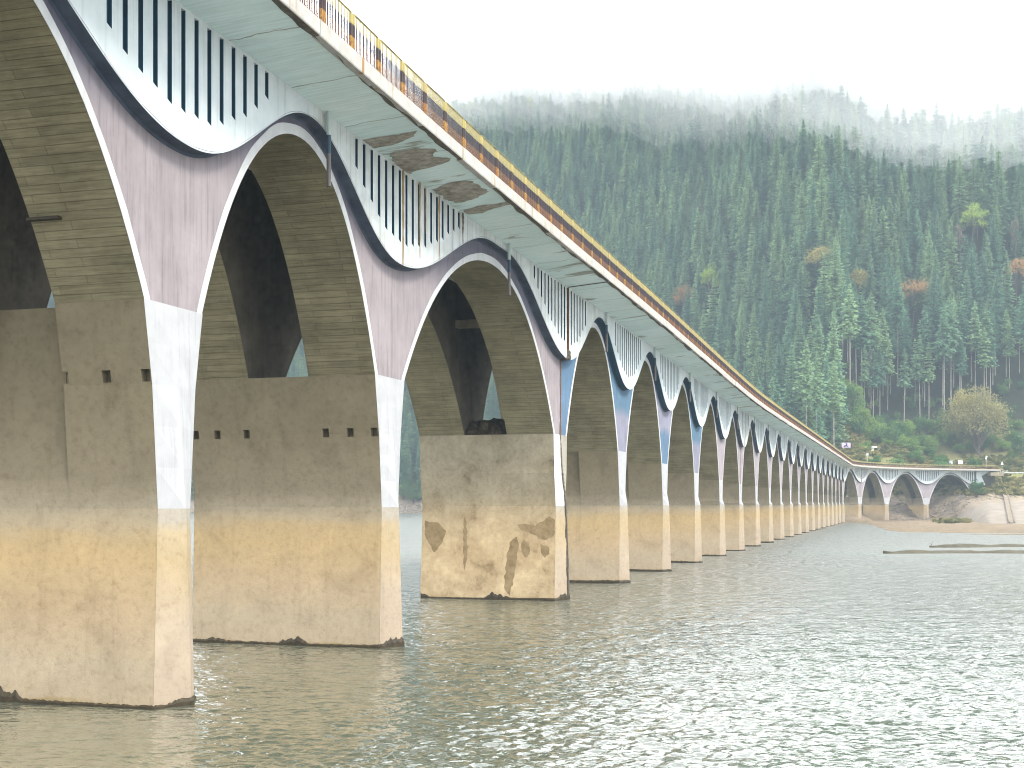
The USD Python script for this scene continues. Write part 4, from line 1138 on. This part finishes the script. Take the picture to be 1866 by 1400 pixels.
rel = pi.CreatePrototypesRel()
for k, (c_, h, r) in enumerate(SP + SB):
    pr = UsdGeom.Xform.Define(stage, f"/World/spruce_forest/spruce_{k + 1:03d}")
    pr.GetPrim().GetReferences().AddInternalReference(c_.GetPath())
    rel.AddTarget(pr.GetPath())
pidx = np.where(barefront[rest], len(SP) + kind[rest] % 3, kind[rest])
pi.CreateProtoIndicesAttr(Vt.IntArray.FromNumpy(pidx.astype(np.int32)))
pi.CreatePositionsAttr(Vt.Vec3fArray.FromNumpy(np.stack([cand[rest, 0], cand[rest, 1], cz[rest] - 0.3], 1).astype(np.float32)))
pi.CreateScalesAttr(Vt.Vec3fArray.FromNumpy(np.stack([scl[rest] * wid[rest], scl[rest] * wid[rest], scl[rest]], 1).astype(np.float32)))
pi.CreateOrientationsAttr(Vt.QuathArray([Gf.Quath(float(math.cos(a / 2)), 0, 0, float(math.sin(a / 2))) for a in rot[rest]]))

HM = {"ORANGE": M_ORANGE, "LIME": M_LIME, "YELLOW": M_YELLOW, "DRY": M_DRY}
for k, ((px, py, h, w, mname, lab), (hx, hy)) in enumerate(zip(HAND, hand)):
    cr, lb = broadleaf(h, w, 200 + k, 18, 60, 0.7, 0.1)
    if mname.startswith("DRY"):
        cr, lb = broadleaf(h, w, 200 + k, 16, 34, 0.5, 0.05, 1.6)
    z0 = float(terrain(hx, hy))
    up = CAM_H + (918 - py) / 2400 * hy - h * 0.5 - z0
    cr.apply_translation([0, 0, up])
    o = empty("broadleaved_tree", None, (hx, hy, z0), 0)
    obj("crown", cr, HM[mname.rstrip("0123456789")], o)
    obj("trunk", cat([trunk(up + h * 0.6, 0.28, 0.5, k)] + [l_.apply_translation([0, 0, up]) or l_ for l_ in lb]), M_BARKD, o, smooth=True)
    tag(o, lab, "tree")

# big olive broadleaf by the road, right
hx, hy = (1782 - 933) / 2400 * 508, 508.0
z0 = float(terrain(hx, hy))
o = empty("broadleaved_tree", None, (hx, hy, z0))
crA, lb = broadleaf(25.0, 25.0, 301, 95, 120, 0.62, 0.10, 0.9)
crB, lb2 = broadleaf(19.0, 15.0, 302, 26, 70, 0.6, 0.45, 0.6)
crB.apply_translation([-5.0, 0.5, 5.6])
obj("crown", crA, M_OLIVE, o)
tag(obj("leafy_top", crB, M_YELLOW, o), "greener yellow upper left of the crown")
obj("trunk", cat([tube([(0, 0, -1), (0.3, 0, 3.5), (0.6, 0, 8), (0, 0, 17)], [0.75, 0.55, 0.42, 0.1], 8), tube([(-0.2, 0, 1.5), (-2.2, 0, 6), (-4.5, 0, 12)], [0.45, 0.3, 0.1], 7), tube([(0.3, 0, 3), (3.4, 0, 8), (6, 0, 13)], [0.4, 0.25, 0.08], 7)] + lb), M_BARKD, o, smooth=True)
tag(o, "big round half bare olive grey tree by the road on the right", "tree")

# slim pale snag in front of the wood, by the road
hx, hy = (1708 - 933) / 2400 * 512, 512.0
z0 = float(terrain(hx, hy))
BUSHES = []
for k, (h, w, mt, lo) in enumerate(((8.0, 8.5, M_GREEN, 0.02), (10.0, 8.0, M_DEEP, 0.04), (6.0, 7.0, M_GREEN, 0.0), (11.0, 9.0, M_GREEN, 0.06), (5.0, 6.0, M_OLIVE, 0.0), (3.0, 4.5, M_GRASS, 0.0))):
    cr, lb = broadleaf(h, w, 320 + k, 26, 62, 0.55, lo, 0.5)
    BUSHES.append(tree_class(f"bush_source_{k + 1:03d}", cr, mt, cat([trunk(h * 0.7, 0.14, 0.4, k)] + lb), M_BARKD))

g = np.random.default_rng(5)
LAB = {0: ("light green rounded bush in the thicket below the spruces", "bush", "light green bushes below the forest"),
       1: ("tall deep green broadleaved shrub in the thicket below the spruces", "bush", "deep green shrubs below the forest"),
       2: ("low green bush on the slope between forest and road", "bush", "low green bushes above the road"),
       3: ("tall light green young tree in the thicket below the spruces", "young tree", "young trees below the forest"),
       4: ("dry olive brown shrub on the grassy slope above the road", "bush", "dry shrubs above the road"),
       5: ("low yellowish scrub clump on the grassy slope above the road", "bush", "scrub clumps above the road")}
NAMES = {0: "bush", 1: "tall_shrub", 2: "low_bush", 3: "young_tree", 4: "dry_shrub", 5: "scrub_clump"}
def bush(k, x, y, sc=1.0, label=None):
    z = float(terrain(x, y))
    l = LAB[k]
    instance(NAMES[k], BUSHES[k], (x, y, z - 0.3), g.uniform(0, 6.28), (sc * g.uniform(0.9, 1.1), sc, sc * g.uniform(0.85, 1.15)), label or l[0], l[1], None if label else l[2])
# thicket band: upper edge under the trunks
for px in np.arange(1415, 1866, 13):
    for row_, (ylo, yhi, ks) in enumerate(((520, 529, (0, 1, 3)), (510, 518, (0, 1, 3, 0)), (500, 508, (2, 0, 1)))):
        if px > 1700 and row_ == 2: continue
        if px > 1720 and row_ == 1 and g.random() < 0.4: y_ = 0
        y = g.uniform(ylo, yhi)
        x = (px + g.uniform(-8, 8) - 933) / 2400 * y
        bush(int(g.choice(ks)), x, y, g.uniform(0.6, 0.95) * (1.0 if px < 1720 else 0.75))
for k in range(30):
    px = g.uniform(1560, 1866); y = g.uniform(486, 502)
    if px < 1690: y = min(y, 492)
    bush(int(g.choice([4, 5, 5, 2])), (px - 933) / 2400 * y, y, g.uniform(0.45, 0.9))
bush(2, (1594 - 933) / 2400 * 476, 476, 0.85, "dark round bush right beside the round road sign")
bush(0, (1668 - 933) / 2400 * 489, 489, 0.75, "green bush standing alone in front of the thicket left of the dry slope")
bush(1, (1858 - 933) / 2400 * 500, 500, 0.9, "dark shrub at the right edge above the road")
bush(1, (1779 - 933) / 2400 * 436.0, 436.0, 0.62, "dark green bush against the end wall of the viaduct")
bush(1, (1636 - 933) / 2400 * 462, 462, 0.9, "dark bush seen through the last arch but one")
bush(1, (1712 - 933) / 2400 * 458, 458, 0.9, "dark bush seen through the last arch")
for px in np.arange(1400, 1866, 10):
    y = g.uniform(531, 548)
    bush(int(g.choice([1, 1, 2])), (px + g.uniform(-5, 5) - 933) / 2400 * y, y, g.uniform(0.35, 0.6))
# far left shore seen between the nearest piers
for px in np.arange(735, 1000, 9):
    y = float(np.interp((px - 933) / 2400, SH_T, SH_Y)) + g.uniform(20, 34)
    bush(int(g.choice([0, 1, 3])), (px - 933) / 2400 * y, y, g.uniform(1.0, 1.6), None)
for px in np.arange(300, 735, 14):
    y = float(np.interp((px - 933) / 2400, SH_T, SH_Y)) + g.uniform(20, 34)
    if abs(px - 345) < 25 or abs(px - 555) < 20:
        bush(int(g.choice([0, 1, 3])), (px - 933) / 2400 * y, y, g.uniform(1.0, 1.6), None)

# rough grass as one mass
cr, _ = broadleaf(1.0, 1.3, 410, 6, 14, 0.55, 0.0, 0.5)
gi = UsdGeom.PointInstancer.Define(stage, "/World/rough_grass")
tag(gi, "rough yellowish grass on the bank and the slope above the road", "grass", None, "stuff")
pr = UsdGeom.Xform.Define(stage, "/World/rough_grass/tuft")
usdkit.mesh(stage, "/World/rough_grass/tuft/blades", cr, M_GRASS)
gi.CreatePrototypesRel().AddTarget(pr.GetPath())
gx, gy = [], []
while len(gx) < 7000:
    px = g.uniform(1490, 1880); y = g.uniform(432, 506)
    if 461 < y < 482 and px > 1700: continue
    x = (px - 933) / 2400 * y
    z = float(0)
    gx.append(x); gy.append(y)
for k in range(150):
    px = 1735 + g.normal(0, 14); y = 392 + (px - 1735) * -0.25 + g.normal(0, 7)
    gx.append((px - 933) / 2400 * y); gy.append(y)
gx, gy = np.array(gx), np.array(gy)
gz = terrain(gx, gy)
okg = ((gz > 8.6) | (gy < 425)) & (meshkit.noise(np.stack([gx, gy, 0 * gx], 1) * 0.12, 3) > 0.22)
q = M(np.stack([np.interp(gx, gx, gx), 0 * gx, 0 * gx], 1))
gx, gy, gz = gx[okg], gy[okg], gz[okg]
gi.CreateProtoIndicesAttr(Vt.IntArray([0] * len(gx)))
gi.CreatePositionsAttr(Vt.Vec3fArray.FromNumpy(np.stack([gx, gy, gz - 0.1], 1).astype(np.float32)))
sc = g.uniform(0.5, 1.3, len(gx))
gi.CreateScalesAttr(Vt.Vec3fArray.FromNumpy(np.stack([sc, sc, sc * g.uniform(0.6, 1.2, len(gx))], 1).astype(np.float32)))

# ------------------------------------------------------------------ shore things
M_SIGNW = plain("white_sign", (0.62, 0.62, 0.62), (0.72, 0.72, 0.72), 3, 0.5, 0.05)
M_SIGNG = plain("grey_sign_back", (0.30, 0.31, 0.32), (0.40, 0.41, 0.42), 3, 0.5, 0.05)
M_POST = plain("galvanised_post", (0.34, 0.35, 0.36), (0.44, 0.45, 0.46), 3, 0.5, 0.05)
M_PINKB = plain("mauve_board", (0.42, 0.34, 0.44), (0.52, 0.42, 0.52), 3, 0.6, 0.05)
M_DARKB = plain("dark_blue_mark", (0.02, 0.03, 0.09), (0.04, 0.05, 0.12), 3, 0.6, 0.05)
M_ROOF = plain("pale_roof", (0.62, 0.58, 0.50), (0.76, 0.72, 0.64), 2, 0.7, 0.1)
M_CREAM = plain("cream_wall", (0.50, 0.42, 0.32), (0.62, 0.54, 0.42), 2, 0.8, 0.1)
M_ROCK = plain("bank_stone", (0.12, 0.095, 0.07), (0.28, 0.23, 0.175), 1.0, 0.9, 0.5)
M_WOOD = plain("driftwood", (0.14, 0.115, 0.09), (0.30, 0.26, 0.21), 2.0, 0.9, 0.4)

def at(px, y, z=None):
    x = (px - 933) / 2400 * y
    return np.array([x, y, float(terrain(x, y)) if z is None else z])
def zpx(py, y):
    return CAM_H + (918 - py) / 2400 * y

def sign(name, px, y, py0, py1, wpx, board, post_w=0.05, extra=()):
    b = at(px, y)
    o = empty(name, None, b)
    z0, z1 = zpx(py1, y) - b[2], zpx(py0, y) - b[2]
    w = wpx / 2400 * y
    for nm, m, mt in board(w, z0, z1):
        obj(nm, m, mt, o)
    return o, w, z0, z1

# mauve board with a dark picture
def board_mauve(w, z0, z1):
    h = z1 - z0
    blob = Polygon([(-0.25 * w, z0 + 0.05 * h), (-0.05 * w, z0 + 0.28 * h), (0.28 * w, z0 + 0.12 * h), (0.10 * w, z0 + 0.42 * h), (0.12 * w, z0 + 0.9 * h), (-0.08 * w, z0 + 0.86 * h), (0.0, z0 + 0.55 * h), (-0.2 * w, z0 + 0.45 * h), (-0.3 * w, z0 + 0.3 * h)])
    m = trimesh.creation.extrude_polygon(blob, 0.03, engine="earcut")
    m = trimesh.Trimesh(np.stack([m.vertices[:, 0], -0.08 + 0 * m.vertices[:, 0] - m.vertices[:, 2], m.vertices[:, 1]], 1), m.faces, process=False)
    return [("panel", bx(-w / 2, w / 2, -0.05, 0.0, z0, z1), M_PINKB), ("picture", m, M_DARKB), ("post", bx(-w * 0.3 - .05, -w * 0.3 + .05, 0.003, 0.1, -0.6, z1 - 0.1), M_POST), ("post", bx(w * 0.3 - .05, w * 0.3 + .05, 0.003, 0.1, -0.6, z1 - 0.1), M_POST)]
o, *_ = sign("board", 1542, 484, 807, 816, 16, board_mauve)
tag(o, "mauve board with a dark picture above the railing at the bend", "sign board")

# small pale shelter with a low ridged roof
y = float(np.clip(ray_ground(1594, 826)[1], 480, 506))
b = at(1594, y)
o = empty("shelter", None, b)
w = 17 / 2400 * y
z1 = zpx(813, y) - b[2]; z0 = zpx(816, y) - b[2]
rf = trimesh.Trimesh([(-w / 2 - .2, -1.6, z0), (w / 2 + .2, -1.6, z0), (w / 2 + .2, 1.6, z0), (-w / 2 - .2, 1.6, z0), (-w * .22, 0, z1), (w * .22, 0, z1)],
                     [[0, 1, 5], [0, 5, 4], [1, 2, 5], [2, 3, 4], [2, 4, 5], [3, 0, 4], [0, 2, 1], [0, 3, 2]], process=False)
obj("roof", rf, M_ROOF, o)
obj("wall", bx(-w / 2, -w * .18, -1.35, 1.3, -0.4, z0 - .003), M_CREAM, o)
obj("wall", bx(w * .22, w / 2, -1.35, 1.3, -0.4, z0 - .003), M_CREAM, o)
obj("wall", bx(-w * .175, w * .215, 0.8, 1.25, -0.4, z0 - .006), M_CREAM, o)
tag(o, "small cream shelter with a pale roof on the grassy slope", "shelter")

def board_round(w, z0, z1):
    d = trimesh.creation.cylinder(w / 2, 0.03, sections=20); d.apply_transform(trimesh.transformations.rotation_matrix(math.pi / 2, [1, 0, 0])); d.apply_translation([0, -0.06, (z0 + z1) / 2])
    return [("disc", d, M_SIGNG), ("post", bx(-.04, .04, -.04, .04, -1.2, z1), M_POST)]
o, *_ = sign("road_sign", 1580.5, 462, 825.5, 831, 5.5, board_round)
tag(o, "round grey backed road sign on a post at the bend", "road sign")
def board_rect(mt):
    def f(w, z0, z1):
        return [("plate", bx(-w / 2, w / 2, -0.06, -0.03, z0, z1), mt), ("post", bx(-w * .3 - .03, -w * .3 + .03, -.03, .03, -1.2, z0 + .2), M_POST), ("post", bx(w * .3 - .03, w * .3 + .03, -.03, .03, -1.2, z0 + .2), M_POST)]
    return f
o, *_ = sign("road_sign", 1733, 462, 839.5, 846, 6, board_rect(M_SIGNG))
tag(o, "square grey road sign behind the straight part of the railing", "road sign")
def board_square(w, z0, z1):
    r = board_rect(M_SIGNW)(w, z0, z1)
    return r + [("dark_mark", bx(-w * .10, w * .10, -0.075, -0.064, z0 + (z1 - z0) * .35, z1 - (z1 - z0) * .12), M_SIGNG)]
o, *_ = sign("road_sign", 1750, 462, 839.5, 845.5, 8.5, board_square)
tag(o, "white square road sign right of the grey one behind the railing", "road sign")
def board_tri(w, z0, z1):
    t = Polygon([(-w / 2, z0), (w / 2, z0), (0, z1)]); m = trimesh.creation.extrude_polygon(t, 0.03, engine="earcut")
    m = trimesh.Trimesh(np.stack([m.vertices[:, 0], -0.05 - m.vertices[:, 2], m.vertices[:, 1]], 1), m.faces, process=False)
    return [("plate", m, M_SIGNW), ("post", bx(-.035, .035, -.04, .03, -1.2, z0 + .4), M_POST)]
o, *_ = sign("road_sign", 1826, 466, 841, 847, 5, board_tri)
tag(o, "triangular white road sign beside the road past the viaduct's end", "road sign")
# lamp-like marker pole with two small heads
y = 462; b = at(1797, y)
o = empty("marker_pole", None, b)
zt = zpx(832, y) - b[2]
obj("pole", tube([(0, 0, -1), (0, 0, zt)], 0.06, 8), M_POST, o)
obj("head", bx(-.28, .22, -.15, .15, zt - 1.0, zt - .45), M_SIGNW, o)
obj("head", bx(-.12, .38, -.15, .15, zt - .35, zt + .2), M_SIGNW, o)
tag(o, "thin pole with two pale heads near the viaduct's end", "pole")
# delineator posts and guard rail past the end of the viaduct
for k, px in enumerate((1819, 1823.5, 1828, 1833.5, 1836)):
    b = at(px, 464 + k * 0.7)
    o = empty("delineator_post", None, b)
    obj("body", bx(-.11, .11, -.05, .05, -0.4, 1.15), M_SIGNW, o)
    obj("dark_cap", bx(-.113, .113, -.053, .053, 0.62, 0.86), M_DARKB, o)
    tag(o, ["first", "second", "third", "fourth", "fifth"][k] + " white delineator post from the end of the railing", "post", "white posts along the road")
gr = empty("guard_rail", None, at(1850, 464))
zg = at(1850, 464)
P_ = [at(px, 464) - zg for px in np.linspace(1822, 1880, 12)]
obj("beam", cat([tube([p + [0, 0, .62] for p in P_], 0.11, 6), tube([p + [0, 0.02, .80] for p in P_], 0.07, 6)]), M_POST, gr)
for p in P_[::2]:
    obj("post", bx(p[0] - .06, p[0] + .06, p[1] + .1, p[1] + .2, p[2] - .5, p[2] + .8), M_POST, gr)
tag(gr, "grey guard rail along the road right of the viaduct", "guard rail")
# road on its bench
rp = []
for px in np.linspace(1560, 1890, 60):
    for y in (466, 478.5):
        x = (px - 933) / 2400 * y
        rp.append((x, y, 17.62 + 0.0 * x))
rv = np.array(rp); rf_ = []
for k in range(59):
    a = 2 * k
    rf_ += [[a, a + 2, a + 3], [a, a + 3, a + 1]]
# concrete beach slope and its drain, lower right
nb_, nv_ = 40, 14
pxs = np.linspace(1735, 1905, nb_)
V = []
for r_ in range(nv_):
    for px in pxs:
        u = r_ / (nv_ - 1)
        t = (px - 933) / 2400
        yb = float(np.interp(t, BT, YB)); y2 = float(np.interp(t, BT, Y2))
        jag_ = 0.10 * (meshkit.noise(np.array([px * 0.06, r_ * 0.0, 1.0]), 3) - 0.5)
        lim = np.interp(px, [1735, 1790, 1905], [0.30, 0.80, 0.86]) + jag_ * 1.2
        yy_ = yb - 3 + (y2 - yb) * lim * u
        x = t * yy_
        V.append((x, yy_, float(terrain(x, yy_)) + (0.25 if r_ else -0.3)))
F = []
for r_ in range(nv_ - 1):
    for c_ in range(nb_ - 1):
        a = r_ * nb_ + c_
        F += [[a, a + 1, a + nb_ + 1], [a, a + nb_ + 1, a + nb_]]
tag(obj("beach_slope", trimesh.Trimesh(V, F, process=False), M_SAND, smooth=True), "pale smooth sloping beach below the bank", None, None, "structure")
ch = []
for u in np.linspace(0, 1, 24):
    px = np.interp(u, [0, 0.55, 1], [1844, 1833, 1816]); y = np.interp(u, [0, .5, 1], [368, 428, 461])
    b = at(px, y); ch.append(b + [0, 0, .42])
ch = np.array(ch)
dc = empty("drain_channel", None, ch[0])
L0 = ch - ch[0]
for dx, nm in ((-0.75, "kerb"), (0.75, "kerb")):
    obj(nm, tube(L0 + [dx, 0, .1], 0.22, 5), M_ROCK, dc)
V, F = [], []
for k, p in enumerate(L0):
    V += [p + [-.75, 0, -.02], p + [.75, 0, -.02]]
    if k: F += [[2 * k - 2, 2 * k - 1, 2 * k + 1], [2 * k - 2, 2 * k + 1, 2 * k]]
obj("bed", trimesh.Trimesh(V, F, process=False), M_ROCK, dc)
tag(dc, "narrow concrete drain running down the bank to the beach", "drain")
# rubble and driftwood under the last arch
gq = np.random.default_rng(77)
def pebble(r, seed):
    m = trimesh.creation.icosphere(1, r)
    m.vertices *= (np.array([1.2, 1.0, 0.7]) * (1 + 0.6 * (meshkit.noise(m.vertices / r * 1.3 + seed, 3)[:, None] - 0.5)))
    return m
ms = []
for k in range(650):
    px = gq.uniform(1618, 1866); y = gq.uniform(438, 456) if px < 1700 else gq.uniform(428, 446)
    b = at(px, y)
    m = pebble(gq.uniform(0.1, 0.8) ** 2.2 * 0.9 + 0.07, k); m.apply_translation(b); ms.append(m)
for k in range(500):
    px = gq.uniform(720, 800); y = float(np.interp((px - 933) / 2400, SH_T, SH_Y)) + gq.uniform(0, 22)
    m = pebble(gq.uniform(0.3, 1.2), k); m.apply_translation(at(px, y)); ms.append(m)
tag(obj("bank_rubble", cat(ms), M_ROCK), "stones and rubble on the bank under the last arches", "rubble", None, "stuff")
ms = []
for k in range(260):
    px = gq.uniform(1612, 1760); y = gq.uniform(436, 452)
    b = at(px, y); a = gq.uniform(0, 3.14); L = gq.uniform(0.8, 3.0)
    d = np.array([math.cos(a), math.sin(a) * .6, gq.uniform(-.1, .25)]) * L / 2
    ms.append(tube([b + [0, 0, .35] - d, b + [0, 0, .45], b + [0, 0, .35] + d], [0.10, 0.08, 0.03], 4))
tag(obj("driftwood_litter", cat(ms), M_WOOD), "pale driftwood scattered under the last arches", "driftwood", None, "stuff")
st = empty("stick", None, (57.6, 181.5, 0.05))
obj("stem", tube([(0, 0, -.1), (.25, 0, .35), (.35, 0, .75)], [0.05, 0.04, 0.015], 5), M_WOOD, st)
obj("twig", tube([(.22, 0, .3), (-.15, 0, .55)], [0.025, 0.01], 4), M_WOOD, st)
tag(st, "thin dark stick poking up at the tip of the farther mud bar", "stick")

# ------------------------------------------------------------------ haze and the low cloud on the ridge
haze = bx(-1500, 1500, -320, 1490, -6.0, 660)
haze_m = usdkit.material(stage, "/World/Looks/haze_air", {"v": ("principled_volume", {"color": (0.72, 0.88, 1.0), "density": 0.00024, "anisotropy": 0.0})}, [], volume="v.volume")
tag(obj("haze", haze, haze_m), "thin pale haze in the valley air", "haze", None, "stuff")

def cloud_body(zb0, thick, seed, und):
    """closed undulating layer of low cloud, higher over the left of the ridge than over the right"""
    nx_, ny_ = 90, 50
    xs = np.linspace(-900, 1000, nx_); ys_ = np.linspace(470, 1470, ny_)
    X_, Y_ = np.meshgrid(xs, ys_)
    P_ = np.stack([X_ * 0.006, Y_ * 0.006, 0 * X_ + seed], -1)
    zb_ = zb0 + np.interp(X_, [-120, -39, 9, 56, 96, 133, 170, 205, 245, 300], [436, 423, 408, 379, 349, 312, 280, 268, 270, 278]) + und * (meshkit.fbm(P_, 4, seed) - 0.5) * 2
    ed = np.minimum(np.minimum((X_ + 900) / 200, (1000 - X_) / 200), np.minimum((Y_ - 470) / 120, (1470 - Y_) / 120)).clip(0, 1)
    zt_ = zb_ + (0.5 + thick * (0.35 + 1.3 * meshkit.fbm(P_ * 1.7 + 9, 4, seed + 1))) * np.sqrt(ed) + 0.2
    n = nx_ * ny_
    V = np.concatenate([np.stack([X_, Y_, zb_], -1).reshape(-1, 3), np.stack([X_, Y_, zt_], -1).reshape(-1, 3)])
    i_ = (np.arange(ny_ - 1)[:, None] * nx_ + np.arange(nx_ - 1)[None]).ravel()
    F = [np.stack([i_, i_ + nx_ + 1, i_ + 1], 1), np.stack([i_, i_ + nx_, i_ + nx_ + 1], 1), np.stack([i_ + n, i_ + n + 1, i_ + n + nx_ + 1], 1), np.stack([i_ + n, i_ + n + nx_ + 1, i_ + n + nx_], 1)]
    e = []
    for loop in (np.arange(nx_), np.arange(nx_ * (ny_ - 1), n)[::-1], np.arange(0, n, nx_)[::-1], np.arange(nx_ - 1, n, nx_)):
        a, b = loop[:-1], loop[1:]
        e += [np.stack([a, b, b + n], 1), np.stack([a, b + n, a + n], 1)]
    m = trimesh.Trimesh(V, np.vstack(F + e), process=False)
    if m.volume < 0: m = trimesh.Trimesh(V, m.faces[:, ::-1], process=False)
    return m
for k, (z0, al, und) in enumerate(((-88, 0.09, 24), (-42, 0.20, 20), (-4, 0.42, 16), (26, 0.74, 14))):
    fm = usdkit.material(stage, f"/World/Looks/low_cloud_{k + 1:03d}", {
        "g": ("geometry", {}), "n": ("noise_texture", {"scale": 0.010, "detail": 3.0, "roughness": 0.5}),
        "a": ("map_range", {"from_min": 0.32, "from_max": 0.66, "to_min": al * 0.65, "to_max": al * 1.3, "clamp": True}),
        "tr": ("transparent_bsdf", {}), "tl": ("translucent_bsdf", {"color": (0.96, 0.96, 0.96)}), "mx": ("mix_closure", {}),
    }, [("g.position", "n.vector"), ("n.fac", "a.value"), ("a.result", "mx.fac"), ("tr.BSDF", "mx.closure1"), ("tl.BSDF", "mx.closure2")], surface="mx.closure")
    tag(obj("low_cloud", cloud_body(z0, 14, 31 + k, und), fm, smooth=True), ["faintest lowest veil of the cloud lying on the ridge", "thin second layer of the cloud lying on the ridge", "third layer of the cloud lying on the ridge", "dense topmost layer of the cloud hiding the ridge"][k], "cloud", None, "stuff")
